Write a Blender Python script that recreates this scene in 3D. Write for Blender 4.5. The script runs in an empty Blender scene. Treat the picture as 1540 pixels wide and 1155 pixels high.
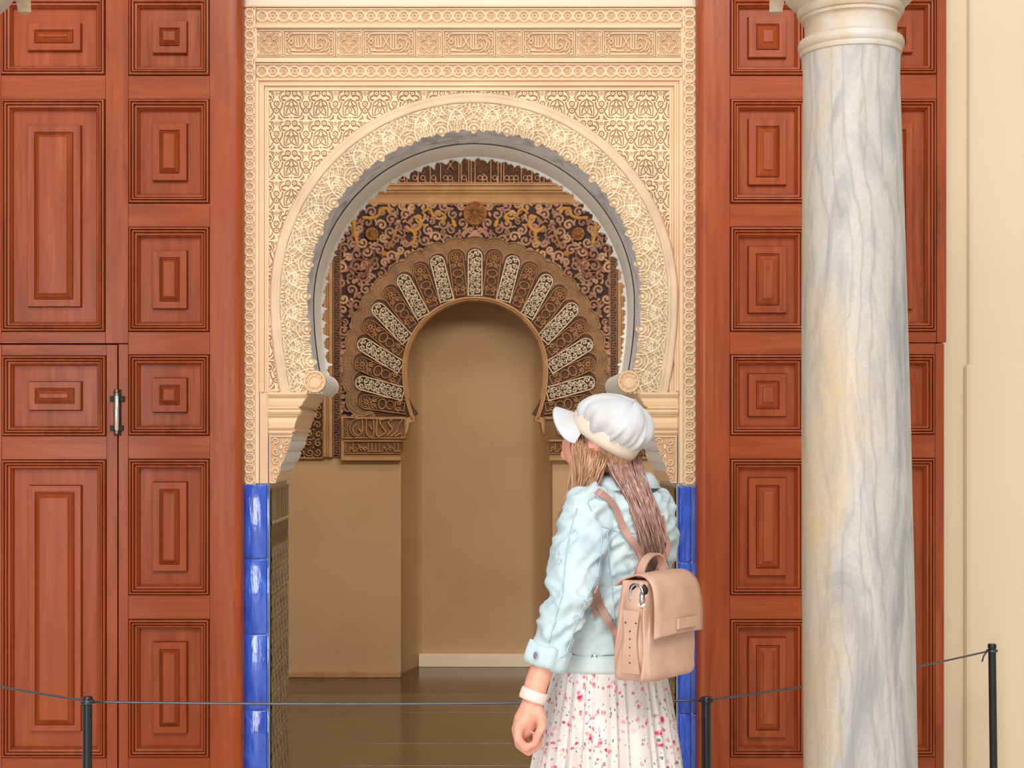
import bpy, bmesh, math, random
import numpy as np
from mathutils import Vector, Matrix, noise
from mathutils.bvhtree import BVHTree
random.seed(7)
PI = math.pi
SC = bpy.context.scene
COL = SC.collection

# ------------------------------------------------------------------ camera, world, lights, exposure
F = 2300.0                    # focal length in pixels of a 1540 px wide frame
VX, VY, EYE = 712.0, 665.0, 1.5
cd = bpy.data.cameras.new('camera')
cam = bpy.data.objects.new('camera', cd)
COL.objects.link(cam)
cam.location = (0, 0, EYE)
cam.rotation_euler = (PI/2, 0, 0)
cd.sensor_width = 36
cd.lens = F/1540*36
cd.shift_x = (770-VX)/1540
cd.shift_y = (VY-577.5)/1540
cd.clip_end = 100
SC.camera = cam
SC.view_settings.view_transform = 'Standard'
SC.view_settings.look = 'None'
SC.view_settings.gamma = 1
SC.view_settings.use_curve_mapping = False
SC.view_settings.exposure = 0.0

w = bpy.data.worlds.new('world')
SC.world = w
w.use_nodes = True
bg = w.node_tree.nodes['Background']
bg.inputs[0].default_value = (0.93, 0.96, 1.0, 1)
bg.inputs[1].default_value = 0.54

def area(name, loc, target, size, sizey, power, color):
    l = bpy.data.lights.new(name, 'AREA')
    l.shape = 'RECTANGLE'; l.size = size; l.size_y = sizey
    l.energy = power; l.color = color
    o = bpy.data.objects.new(name, l); COL.objects.link(o)
    o.location = loc
    o.rotation_euler = (Vector(target)-Vector(loc)).to_track_quat('-Z', 'Y').to_euler()
    return o
area('courtyard_daylight', (0.3, -1.5, 6.0), (0.1, 5.5, 1.2), 5.0, 2.4, 395, (1.0, 0.965, 0.92))
area('courtyard_opening', (-2.75, -5.0, 1.9), (-1.3, 5.5, 1.7), 2.7, 3.2, 330, (0.96, 0.98, 1.0))
area('niche_fill_light', (0.2, 6.35, 3.15), (0.0, 9.7, 1.7), 2.4, 0.5, 60, (1.0, 0.90, 0.78))  # unseen fill added behind the arch top so light reaches the whole niche
area('room_lamp_ceiling', (0.2, 7.6, 4.0), (0.0, 8.4, 0.0), 1.6, 0.8, 26, (1.0, 0.90, 0.78))

# ------------------------------------------------------------------ helpers
def P(px, py, D, h=0.0):
    """a point given by its pixel in the photograph and its distance"""
    return Vector(((px-VX)*D/F, D-h, EYE-(py-VY)*D/F))

def tag(o, label=None, cat=None, group=None, kind=None):
    if label: o['label'] = label
    if cat: o['category'] = cat
    if group: o['group'] = group
    if kind: o['kind'] = kind
    return o

def empty(name, loc, label=None, cat=None, group=None, rot=(0, 0, 0)):
    o = bpy.data.objects.new(name, None); COL.objects.link(o)
    o.location = loc; o.rotation_euler = rot; o.empty_display_size = .05
    return tag(o, label, cat, group)

def link(name, me, parent=None, loc=None, rot=None):
    o = bpy.data.objects.new(name, me); COL.objects.link(o)
    if parent:
        o.parent = parent
        o.matrix_parent_inverse = WM(parent).inverted()
    if loc is not None: o.location = loc
    if rot is not None: o.rotation_euler = rot
    return o

def WM(o):
    m = Matrix.LocRotScale(o.location, o.rotation_euler, o.scale)
    if o.parent: m = WM(o.parent) @ o.matrix_parent_inverse @ m
    return m

def mesh(name, verts, faces, mat, smooth=False):
    me = bpy.data.meshes.new(name)
    me.from_pydata([tuple(v) for v in verts], [], faces)
    me.update()
    if mat: me.materials.append(mat)
    if smooth: me.polygons.foreach_set('use_smooth', [True]*len(me.polygons))
    return me

def obj(name, verts, faces, mat, parent=None, smooth=False, recalc=True):
    me = mesh(name, verts, faces, mat, smooth)
    if recalc: fixn(me)
    return link(name, me, parent)

def fixn(me):
    bm = bmesh.new(); bm.from_mesh(me)
    bmesh.ops.recalc_face_normals(bm, faces=bm.faces)
    bm.to_mesh(me); bm.free()

class MB:
    def __init__(s): s.v = []; s.f = []
    def add(s, v, f):
        n = len(s.v); s.v += [Vector(a) for a in v]; s.f += [[i+n for i in q] for q in f]; return s
    def box(s, x0, y0, z0, x1, y1, z1, b=0.0):
        if b <= 0:
            v = [(x, y, z) for x in (x0, x1) for y in (y0, y1) for z in (z0, z1)]
            return s.add(v, [(0,1,3,2),(4,6,7,5),(0,4,5,1),(2,3,7,6),(0,2,6,4),(1,5,7,3)])
        bm = bmesh.new(); bmesh.ops.create_cube(bm, size=1)
        for q in bm.verts: q.co = Vector((x0+(x1-x0)*(q.co.x+.5), y0+(y1-y0)*(q.co.y+.5), z0+(z1-z0)*(q.co.z+.5)))
        bmesh.ops.bevel(bm, geom=bm.edges[:], offset=b, segments=2, affect='EDGES', profile=.5)
        return s.bm(bm)
    def bm(s, bm, mtx=None):
        bm.verts.index_update()
        s.add([(mtx @ q.co) if mtx else q.co for q in bm.verts], [[q.index for q in f.verts] for f in bm.faces]); bm.free(); return s
    def tube(s, pts, r, n=8, caps=True, flat=1.0, up=None):
        pts = [Vector(p) for p in pts]
        rr = r if isinstance(r, (list, tuple)) else [r]*len(pts)
        base = len(s.v); prev = None
        for i, p in enumerate(pts):
            t = (pts[min(i+1, len(pts)-1)]-pts[max(i-1, 0)]).normalized()
            if prev is None:
                a = up if up else (Vector((0, 0, 1)) if abs(t.z) < .9 else Vector((1, 0, 0)))
            else: a = prev
            a = (a-t*a.dot(t)).normalized(); prev = a
            b = t.cross(a)
            for k in range(n):
                an = 2*PI*k/n
                s.v.append(p+a*math.cos(an)*rr[i]+b*math.sin(an)*rr[i]*flat)
        for i in range(len(pts)-1):
            for k in range(n):
                k2 = (k+1) % n
                s.f.append([base+i*n+k, base+i*n+k2, base+(i+1)*n+k2, base+(i+1)*n+k])
        if caps:
            s.f.append([base+k for k in range(n)][::-1]); s.f.append([base+(len(pts)-1)*n+k for k in range(n)])
        return s
    def lathe(s, prof, c, n=48, axis=(0, 0, 1)):
        q = Vector((0, 0, 1)).rotation_difference(Vector(axis)); c = Vector(c); base = len(s.v)
        for r, z in prof:
            for k in range(n):
                a = 2*PI*k/n
                s.v.append(c+q @ Vector((r*math.cos(a), r*math.sin(a), z)))
        for i in range(len(prof)-1):
            for k in range(n):
                k2 = (k+1) % n
                s.f.append([base+i*n+k, base+i*n+k2, base+(i+1)*n+k2, base+(i+1)*n+k])
        s.f.append([base+k for k in range(n)][::-1]); s.f.append([base+(len(prof)-1)*n+k for k in range(n)])
        return s
    def extrude_y(s, poly, y0, y1):
        n = len(poly); b = len(s.v)
        s.v += [Vector((x, y0, z)) for x, z in poly]+[Vector((x, y1, z)) for x, z in poly]
        s.f.append([b+i for i in range(n)]); s.f.append([b+n+i for i in range(n)][::-1])
        for i in range(n):
            j = (i+1) % n; s.f.append([b+i, b+n+i, b+n+j, b+j])
        return s
    def sphere(s, c, r, mtx=None, u=12, v=8):
        bm = bmesh.new(); bmesh.ops.create_uvsphere(bm, u_segments=u, v_segments=v, radius=1)
        if not hasattr(r, '__len__'): r = (r, r, r)
        M = Matrix.Translation(Vector(c)) @ (mtx.to_4x4() if mtx else Matrix.Identity(4)) @ Matrix.Diagonal((*r, 1))
        return s.bm(bm, M)
    def build(s, name, mat, parent=None, smooth=False, recalc=True, auto=None):
        o = obj(name, s.v, s.f, mat, parent, smooth, recalc)
        if auto: sharpen(o.data, auto)
        return o

def sharpen(me, deg=40):
    bm = bmesh.new(); bm.from_mesh(me)
    for f in bm.faces: f.smooth = True
    for e in bm.edges:
        if len(e.link_faces) == 2 and e.calc_face_angle(0) > math.radians(deg): e.smooth = False
    bm.to_mesh(me); bm.free()

def lin(c):
    return tuple(((v/255)/12.92 if v/255 <= .04045 else ((v/255+.055)/1.055)**2.4) for v in c)

# ------------------------------------------------------------------ materials
class Mat:
    def __init__(s, name, color=(200, 200, 200), rough=.6, metal=0, coat=0, spec=.5):
        s.m = bpy.data.materials.new(name); s.m.use_nodes = True
        s.nt = s.m.node_tree; s.b = s.nt.nodes['Principled BSDF']
        s.b.inputs['Base Color'].default_value = (*lin(color), 1)
        s.b.inputs['Roughness'].default_value = rough
        s.b.inputs['Metallic'].default_value = metal
        s.b.inputs['Coat Weight'].default_value = coat
        s.b.inputs['Specular IOR Level'].default_value = spec
    def n(s, t, **kw):
        q = s.nt.nodes.new(t)
        for k, v in kw.items():
            if k in q.inputs: q.inputs[k].default_value = v
            else: setattr(q, k, v)
        return q
    def l(s, a, b): s.nt.links.new(a, b)
    def coord(s, scale=(1, 1, 1), rot=(0, 0, 0), which='Object'):
        tc = s.n('ShaderNodeTexCoord'); mp = s.n('ShaderNodeMapping')
        mp.inputs['Scale'].default_value = scale; mp.inputs['Rotation'].default_value = rot
        s.l(tc.outputs[which], mp.inputs[0]); return mp.outputs[0]
    def noise(s, vec, scale, detail=4, rough=.55, dist=0):
        q = s.n('ShaderNodeTexNoise'); q.inputs['Scale'].default_value = scale
        q.inputs['Detail'].default_value = detail; q.inputs['Roughness'].default_value = rough
        q.inputs['Distortion'].default_value = dist
        s.l(vec, q.inputs['Vector']); return q.outputs['Fac']
    def ramp(s, fac, stops):
        q = s.n('ShaderNodeValToRGB'); e = q.color_ramp.elements
        while len(e) < len(stops): e.new(.5)
        for i, (p, c) in enumerate(stops):
            e[i].position = p; e[i].color = (*lin(c), 1) if hasattr(c, '__len__') else (c, c, c, 1)
        s.l(fac, q.inputs[0]); return q.outputs[0]
    def mix(s, fac, a, b, mode='MIX'):
        q = s.n('ShaderNodeMix'); q.data_type = 'RGBA'; q.blend_type = mode
        for i, v in ((0, fac), (6, a), (7, b)):
            if hasattr(v, 'is_linked'): s.l(v, q.inputs[i])
            elif i == 0: q.inputs[0].default_value = v
            else: q.inputs[i].default_value = (*lin(v), 1)
        return q.outputs[2]
    def color(s, out): s.l(out, s.b.inputs['Base Color']); return s
    def bump(s, fac, strength=.3, dist=.002):
        q = s.n('ShaderNodeBump'); q.inputs['Strength'].default_value = strength; q.inputs['Distance'].default_value = dist
        s.l(fac, q.inputs['Height']); s.l(q.outputs[0], s.b.inputs['Normal']); return s

def m_plaster(name, c, c2, scale=2.0, bump=.15, rough=.85):
    m = Mat(name, c, rough); v = m.coord()
    m.color(m.ramp(m.noise(v, scale, 5), [(.3, c2), (.7, c)]))
    m.bump(m.noise(v, 60, 3), bump, .001)
    return m.m
def m_wood(name, grain):
    m = Mat(name, (160, 70, 30), .40, coat=.10, spec=.22)
    m.b.inputs['Coat Roughness'].default_value = .22
    v = m.coord(grain); n1 = m.noise(v, 4, 5, .6, .6)
    c = m.ramp(n1, [(.25, (112, 48, 24)), (.5, (148, 70, 37)), (.75, (172, 92, 52))])
    v2 = m.coord((1, 1, 1)); n2 = m.noise(v2, 1.1, 3)
    c2 = m.mix(m.ramp(n2, [(.35, 0.15), (.7, .65)]), c, (168, 72, 26))
    v3 = m.coord(tuple(g*3.2 for g in grain)); n3 = m.noise(v3, 9, 2, .5, .2)
    c3 = m.mix(m.ramp(n3, [(.66, 0.0), (.8, .35)]), c2, (110, 44, 22))
    m.color(c3); m.bump(n3, .12, .001)
    return m.m
def m_attr(name, rough=.8, var=.18, bump=.2, nscale=9, coat=0):
    m = Mat(name, (200, 200, 200), rough, coat=coat)
    a = m.n('ShaderNodeAttribute'); a.attribute_name = 'Col'
    v = m.coord(); nz = m.noise(v, nscale, 5)
    k = m.ramp(nz, [(.25, (255-int(255*var),)*3), (.7, (255, 255, 255))])
    m.color(m.mix(1.0, a.outputs['Color'], k, 'MULTIPLY'))
    m.bump(m.noise(v, 160, 2), bump, .0008)
    return m.m

M = {}
M['plaster'] = m_plaster('cream_plaster', (230, 216, 194), (224, 206, 180), 1.2, .08)
M['wall_right'] = m_plaster('warm_wall_paint', (226, 206, 176), (220, 198, 166), .8, .05)
M['stucco'] = m_attr('carved_stucco', .85, .13, .25, 7)
M['stucco_plain'] = m_plaster('smooth_stucco', (238, 210, 172), (226, 190, 150), 3.0, .2)
M['stucco_pink'] = m_plaster('rosy_stucco', (232, 198, 165), (222, 184, 148), 5.0, .25)
M['soffit_pale'] = m_plaster('pale_soffit_plaster', (240, 237, 230), (230, 226, 218), 4.0, .1)
M['mihrab'] = m_attr('painted_carving', .75, .22, .25, 14)
M['mihrab_plain'] = m_plaster('tan_moulding', (196, 158, 116), (170, 130, 90), 8.0, .25)
M['room'] = m_plaster('ochre_room_plaster', (202, 172, 136), (188, 158, 120), 1.3, .05)
M['wood_v'] = m_wood('varnished_wood_upright', (9, 9, .7))
M['wood_h'] = m_wood('varnished_wood_level', (.7, 9, 9))
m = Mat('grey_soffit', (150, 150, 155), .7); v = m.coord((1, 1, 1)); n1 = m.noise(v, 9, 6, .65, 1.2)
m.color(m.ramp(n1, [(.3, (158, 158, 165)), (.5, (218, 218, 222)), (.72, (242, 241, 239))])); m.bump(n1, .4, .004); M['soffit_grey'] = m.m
# column marble
m = Mat('veined_marble', (205, 200, 195), .42, spec=.4)
v = m.coord((1.0, 1.0, .22)); n1 = m.noise(v, 9, 8, .62, 1.6)
base = m.ramp(n1, [(.28, (134, 132, 132)), (.42, (162, 158, 156)), (.55, (188, 182, 175)), (.75, (176, 166, 152))])
v2 = m.coord((1, 1, .20), (0, .16, 0)); wv = m.n('ShaderNodeTexWave', wave_type='BANDS', bands_direction='X')
wv.inputs['Scale'].default_value = 8.5; wv.inputs['Distortion'].default_value = 11; wv.inputs['Detail'].default_value = 4; wv.inputs['Detail Scale'].default_value = 1.6
m.l(v2, wv.inputs['Vector'])
c1 = m.mix(m.ramp(wv.outputs['Fac'], [(.0, .55), (.05, .22), (.45, 0.0)]), base, (140, 137, 136))
v3 = m.coord((1, 1, .5)); n3 = m.noise(v3, 3.1, 4, .6, .5)
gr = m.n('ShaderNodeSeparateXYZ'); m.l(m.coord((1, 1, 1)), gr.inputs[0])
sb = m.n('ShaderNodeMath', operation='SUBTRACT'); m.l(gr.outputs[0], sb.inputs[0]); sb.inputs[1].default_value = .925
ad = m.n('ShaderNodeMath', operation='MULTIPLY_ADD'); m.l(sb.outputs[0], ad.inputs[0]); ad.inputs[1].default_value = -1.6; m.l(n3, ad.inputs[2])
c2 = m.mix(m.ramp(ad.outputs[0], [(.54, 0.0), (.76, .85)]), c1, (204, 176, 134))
n4 = m.noise(m.coord(), 120, 3, .6)
m.color(m.mix(m.ramp(n4, [(.35, .22), (.6, 0.0)]), c2, (150, 144, 138))); m.bump(n4, .35, .0015); M['marble'] = m.m
m = Mat('capital_stone', (200, 190, 174), .55); n1 = m.noise(m.coord((1, 1, 1)), 9, 6)
m.color(m.ramp(n1, [(.3, (178, 150, 118)), (.5, (190, 172, 148)), (.62, (192, 184, 174)), (.8, (200, 194, 188))])); m.bump(n1, .2, .003); M['capital'] = m.m
m = Mat('blue_glazed_tile', (40, 84, 190), .16, coat=.6, spec=.6); v = m.coord((1, 1, .25)); n1 = m.noise(v, 26, 4, .6, 1.0)
m.color(m.ramp(n1, [(.3, (22, 58, 168)), (.55, (44, 92, 206)), (.8, (78, 126, 224))])); m.bump(m.noise(m.coord((1, 1, .2)), 32, 3, .6, .5), .5, .006); M['tile'] = m.m
M['grout'] = m_plaster('grout', (206, 200, 190), (170, 166, 160), 20, .3)
M['mosaic'] = m_attr('glazed_mosaic', .35, .2, .2, 12)
def m_floor(name, a, b, rough, sc=3):
    m = Mat(name, a, rough, spec=.6); n1 = m.noise(m.coord(), sc, 5); m.color(m.ramp(n1, [(.3, a), (.7, b)])); return m.m
M['room_floor'] = m_floor('polished_olive_stone', (88, 76, 50), (100, 86, 58), .16)
M['room_floor_edge'] = m_floor('polished_dark_brown_stone', (66, 46, 34), (78, 56, 42), .16)  # floor row nearest the back wall, darker brown than the others
M['court_floor'] = m_floor('courtyard_marble', (238, 230, 216), (226, 216, 200), .5)
m = Mat('black_powder_coat', (26, 27, 30), .32); m.bump(m.noise(m.coord(), 200, 2), .1, .0005); M['black'] = m.m
m = Mat('steel_cord', (84, 84, 92), .3, metal=.6); m.bump(m.noise(m.coord(), 400, 1), .2, .0005); M['cord'] = m.m
m = Mat('old_brass', (176, 150, 96), .32, metal=.9); m.bump(m.noise(m.coord(), 90, 2), .2, .001); M['brass'] = m.m
m = Mat('polished_steel_barrel', (226, 220, 206), .22, metal=.85); m.bump(m.noise(m.coord(), 60, 2), .1, .001); M['barrel'] = m.m
m = Mat('black_iron', (34, 26, 20), .5, metal=.4); m.bump(m.noise(m.coord(), 90, 2), .2, .001); M['iron'] = m.m
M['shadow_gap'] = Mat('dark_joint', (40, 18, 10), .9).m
# person
m = Mat('skin', (226, 160, 138), .5); m.b.inputs['Subsurface Weight'].default_value = .12; m.b.inputs['Subsurface Radius'].default_value = (.01, .004, .002)
n1 = m.noise(m.coord(), 22, 3); m.color(m.ramp(n1, [(.3, (222, 150, 130)), (.7, (232, 172, 148))])); M['skin'] = m.m
m = Mat('light_denim', (200, 222, 226), .85); n1 = m.noise(m.coord(), 9, 5, .6); 
c = m.ramp(n1, [(.25, (158, 184, 196)), (.45, (188, 206, 210)), (.75, (206, 216, 215))])
wv = m.n('ShaderNodeTexWave', wave_type='BANDS', bands_direction='DIAGONAL'); wv.inputs['Scale'].default_value = 260; m.l(m.coord(), wv.inputs['Vector'])
m.color(c); m.bump(wv.outputs['Fac'], .15, .0006); M['denim'] = m.m
m = Mat('denim_seam', (170, 196, 204), .8); m.bump(m.noise(m.coord(), 200, 2), .3, .001); M['seam'] = m.m
m = Mat('white_cotton', (202, 202, 204), .9); n1 = m.noise(m.coord(), 14, 4); m.color(m.ramp(n1, [(.3, (196, 195, 194)), (.7, (207, 208, 211))])); m.bump(m.noise(m.coord(), 260, 2), .2, .0006); M['cap'] = m.m
m = Mat('cream_cap_band', (214, 198, 180), .9); m.bump(m.noise(m.coord(), 260, 2), .2, .0006); M['capband'] = m.m
def m_hair(name, a, b, c):
    m = Mat(name, a, .38, spec=.5); v = m.coord((60, 60, 3)); n1 = m.noise(v, 2.2, 4, .6)
    m.color(m.ramp(n1, [(.25, a), (.5, b), (.78, c)])); m.bump(n1, .4, .001); return m.m
M['hair'] = m_hair('light_brown_hair', (126, 84, 64), (176, 130, 98), (216, 180, 146))
M['hair_back'] = m_hair('mauve_brown_hair', (112, 76, 66), (160, 120, 106), (210, 180, 168))
M['leather'] = None
m = Mat('beige_leather', (198, 158, 136), .48); n1 = m.noise(m.coord(), 11, 4); m.color(m.ramp(n1, [(.3, (188, 145, 120)), (.7, (208, 170, 148))])); m.bump(m.noise(m.coord(), 180, 3), .25, .0008); M['leather'] = m.m
m = Mat('dusty_pink_strap', (176, 134, 120), .5); m.bump(m.noise(m.coord(), 180, 3), .25, .0008); M['strap'] = m.m
m = Mat('pale_lining', (226, 218, 206), .8); m.bump(m.noise(m.coord(), 180, 3), .25, .0008); M['lining'] = m.m
m = Mat('zip_metal', (190, 190, 200), .25, metal=1); m.bump(m.noise(m.coord(), 180, 3), .1, .0008); M['zip'] = m.m
m = Mat('watch_strap', (238, 212, 202), .5); m.bump(m.noise(m.coord(), 180, 3), .1, .0005); M['watch'] = m.m
# floral skirt: flowers scattered by voronoi cells
m = Mat('floral_cloth', (240, 232, 226), .85)
tc = m.coord((1, 1, 1), which='UV')
def spots(scale, rad, color_stops, prev, squash=(1, 1, 1), soft=.06, thr=.5, seedrot=0.0):
    mp = m.n('ShaderNodeMapping'); mp.inputs['Scale'].default_value = squash; mp.inputs['Rotation'].default_value = (0, 0, seedrot); m.l(tc, mp.inputs[0])
    nz = m.n('ShaderNodeTexNoise'); nz.inputs['Scale'].default_value = scale*2.6; nz.inputs['Detail'].default_value = 2; m.l(mp.outputs[0], nz.inputs['Vector'])
    vs = m.n('ShaderNodeVectorMath', operation='SCALE'); vs.inputs[3].default_value = .55/scale; m.l(nz.outputs['Color'], vs.inputs[0])
    va = m.n('ShaderNodeVectorMath', operation='ADD'); m.l(mp.outputs[0], va.inputs[0]); m.l(vs.outputs[0], va.inputs[1])
    vo = m.n('ShaderNodeTexVoronoi'); vo.inputs['Scale'].default_value = scale; m.l(va.outputs[0], vo.inputs['Vector'])
    sep = m.n('ShaderNodeSeparateColor'); m.l(vo.outputs['Color'], sep.inputs[0])
    gt = m.n('ShaderNodeMath', operation='GREATER_THAN'); gt.inputs[1].default_value = thr; m.l(sep.outputs[0], gt.inputs[0])
    r = m.ramp(vo.outputs['Distance'], [(rad, 1.0), (rad+soft, 0.0)])
    mu = m.n('ShaderNodeMath', operation='MULTIPLY'); m.l(r, mu.inputs[0]); m.l(gt.outputs[0], mu.inputs[1])
    colr = m.ramp(sep.outputs[1], color_stops)
    return m.mix(mu.outputs[0], prev, colr)
base = m.ramp(m.noise(tc, 3, 2), [(.3, (218, 206, 198)), (.7, (222, 219, 220))])
c = spots(66, .19, [(.3, (112, 128, 116)), (.7, (150, 158, 146))], base, (1.4, .8, 1), .07, .40, .6)
c = spots(58, .24, [(.3, (224, 160, 168)), (.7, (208, 112, 130))], c, (1, 1, 1), .08, .42, .2)
c = spots(30, .16, [(.3, (224, 140, 152)), (.7, (228, 150, 160))], c, (1, .9, 1), .10, .25, 1.1)
c = spots(30, .10, [(.3, (180, 44, 74)), (.7, (206, 84, 106))], c, (1, .9, 1), .05, .25, 1.1)
c = spots(42, .13, [(.3, (206, 84, 108)), (.7, (190, 60, 88))], c, (.9, 1, 1), .06, .40, 2.1)
c = spots(80, .16, [(.3, (222, 186, 118)), (.7, (120, 140, 124))], c, (1, 1, 1), .06, .6, .9)
m.color(c); M['skirt'] = m.m

# ------------------------------------------------------------------ relief canvas (real height fields)
class Canvas:
    """a relief carved on a grid given in plane units; strokes raise or cut the height"""
    def __init__(s, u0, v0, u1, v1, res, ground=(200, 160, 120), h0=0.0):
        s.nu = max(2, int(round((u1-u0)/res))+1); s.nv = max(2, int(round((v1-v0)/res))+1)
        s.u = np.linspace(u0, u1, s.nu); s.v = np.linspace(v0, v1, s.nv)
        s.U, s.V = np.meshgrid(s.u, s.v)
        s.H = np.full(s.U.shape, h0); s.C = np.tile(np.array(lin(ground)), (*s.U.shape, 1))
        s.mask = np.ones(s.U.shape, bool); s.res = res
    def _win(s, a0, a1, b0, b1):
        i0 = np.searchsorted(s.u, a0); i1 = np.searchsorted(s.u, a1); j0 = np.searchsorted(s.v, b0); j1 = np.searchsorted(s.v, b1)
        return slice(j0, j1), slice(i0, i1)
    def _put(s, w, d, wd, h, soft, col, cut):
        val = np.clip((wd-d)/soft, 0, 1)
        H = s.H[w]
        if cut:
            new = H*(1-val)+h*val
            new = np.minimum(H, new)
            if col is not None:
                k = val[..., None]; s.C[w] = s.C[w]*(1-k)+np.array(lin(col))*k
            s.H[w] = new
        else:
            cand = h*val
            up = cand > H
            if col is not None:
                k = (np.clip(val*1.6, 0, 1)*up)[..., None]; s.C[w] = s.C[w]*(1-k)+np.array(lin(col))*k
            s.H[w] = np.where(up, cand, H)
    def stroke(s, pts, wd, h, col=None, soft=None, cut=False):
        soft = soft or max(wd*.6, s.res)
        for (a, b), (c, d) in zip(pts[:-1], pts[1:]):
            w = s._win(min(a, c)-wd, max(a, c)+wd, min(b, d)-wd, max(b, d)+wd)
            U = s.U[w]; V = s.V[w]
            if U.size == 0: continue
            dx, dy = c-a, d-b; L = dx*dx+dy*dy+1e-12
            t = np.clip(((U-a)*dx+(V-b)*dy)/L, 0, 1)
            dist = np.hypot(U-a-t*dx, V-b-t*dy)
            s._put(w, dist, wd, h, soft, col, cut)
        return s
    def ring(s, cx, cy, r, wd, h, col=None, soft=None, cut=False, ry=None):
        ry = ry or r; soft = soft or max(wd*.6, s.res)
        w = s._win(cx-r-wd, cx+r+wd, cy-ry-wd, cy+ry+wd); U = s.U[w]; V = s.V[w]
        if U.size == 0: return s
        d = np.abs(np.hypot((U-cx)/r, (V-cy)/ry)-1)*min(r, ry)
        s._put(w, d, wd, h, soft, col, cut); return s
    def disc(s, cx, cy, r, h, col=None, soft=None, cut=False, ry=None):
        ry = ry or r; soft = soft or max(min(r, ry)*.4, s.res)
        w = s._win(cx-r, cx+r, cy-ry, cy+ry); U = s.U[w]; V = s.V[w]
        if U.size == 0: return s
        d = np.hypot((U-cx)/r, (V-cy)/ry)*min(r, ry)
        s._put(w, d, min(r, ry), h, soft, col, cut); return s
    def rect(s, a0, b0, a1, b1, wd, h, col=None, cut=False, soft=None):
        return s.stroke([(a0, b0), (a1, b0), (a1, b1), (a0, b1), (a0, b0)], wd, h, col, soft, cut)
    def mesh(s, name, mapf, mat):
        m = s.mask; cell = m[:-1, :-1] & m[1:, :-1] & m[:-1, 1:] & m[1:, 1:]
        used = np.zeros(m.shape, bool)
        used[:-1, :-1] |= cell; used[1:, :-1] |= cell; used[:-1, 1:] |= cell; used[1:, 1:] |= cell
        idx = -np.ones(m.shape, np.int64); idx[used] = np.arange(used.sum())
        X, Y, Z = mapf(s.U[used], s.V[used], s.H[used])
        co = np.stack([X, Y, Z], 1).astype(np.float32)
        q = np.stack([idx[:-1, :-1][cell], idx[1:, :-1][cell], idx[1:, 1:][cell], idx[:-1, 1:][cell]], 1).astype(np.int32)
        me = bpy.data.meshes.new(name)
        me.vertices.add(len(co)); me.vertices.foreach_set('co', co.ravel())
        me.loops.add(q.size); me.loops.foreach_set('vertex_index', q.ravel())
        me.polygons.add(len(q)); me.polygons.foreach_set('loop_start', np.arange(0, q.size, 4, dtype=np.int32))
        me.polygons.foreach_set('use_smooth', np.ones(len(q), bool))
        me.update(calc_edges=True)
        at = me.color_attributes.new('Col', 'FLOAT_COLOR', 'POINT')
        c = np.concatenate([s.C[used], np.ones((len(co), 1))], 1).astype(np.float32)
        at.data.foreach_set('color', c.ravel())
        me.materials.append(mat)
        return me

def plane_map(D, s=None):
    """plane units are photograph pixels at distance D; heights are metres towards the viewer"""
    k = D/F
    return lambda U, V, H: ((U-VX)*k, D-H, EYE-(V-VY)*k)
def local_map(k):
    return lambda U, V, H: (U*k, -H, -V*k)
def spiral(cx, cy, r, turns=1.4, a0=0.0, d=1, n=14, r1=.18):
    out = []
    for i in range(n+1):
        t = i/n; rr = r*(1-(1-r1)*t); a = a0+d*t*turns*2*PI
        out.append((cx+rr*math.cos(a), cy+rr*math.sin(a)))
    return out
def curve(pts, n=6):
    """catmull-rom through 2D or 3D points"""
    out = []; p = [Vector(q) for q in pts]
    for i in range(len(p)-1):
        a, b, c, d = p[max(i-1, 0)], p[i], p[i+1], p[min(i+2, len(p)-1)]
        for k in range(n):
            t = k/n
            out.append(.5*((2*b)+(c-a)*t+(2*a-5*b+4*c-d)*t*t+(-a+3*b-3*c+d)*t**3))
    out.append(p[-1]); return [tuple(q) for q in out]

# ------------------------------------------------------------------ distances
DW = 5.48            # carved front wall
DB = 6.01            # its back face
DD = 5.40            # front of the wooden doors
DM = 9.77            # mihrab wall
KW = DW/F; KM = DM/F
AX, AY = 713.0, 447.0
def arch(R, s):
    """point of the front horseshoe arch at radius R, arc position s (pixels along radius 250) from the crown; left side for s<0"""
    q = abs(s); sg = -1 if s < 0 else 1; lim = 250*PI/2
    if q <= lim: t = q/250; return AX+sg*R*math.sin(t), AY-R*math.cos(t)
    y = q-lim; b = 380*R/249
    return AX+sg*R*math.sqrt(max(0, 1-(y/b)**2)), AY+y
def arch_np(R, S):
    q = np.abs(S); sg = np.where(S < 0, -1, 1); lim = 250*PI/2; t = np.minimum(q, lim)/250; y = np.maximum(q-lim, 0); b = 380*R/249
    x = np.where(q <= lim, np.sin(t), np.sqrt(np.maximum(0, 1-(y/b)**2)))*R
    return AX+sg*x, np.where(q <= lim, AY-R*np.cos(t), AY+y)
SLIM = 250*PI/2+145

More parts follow.
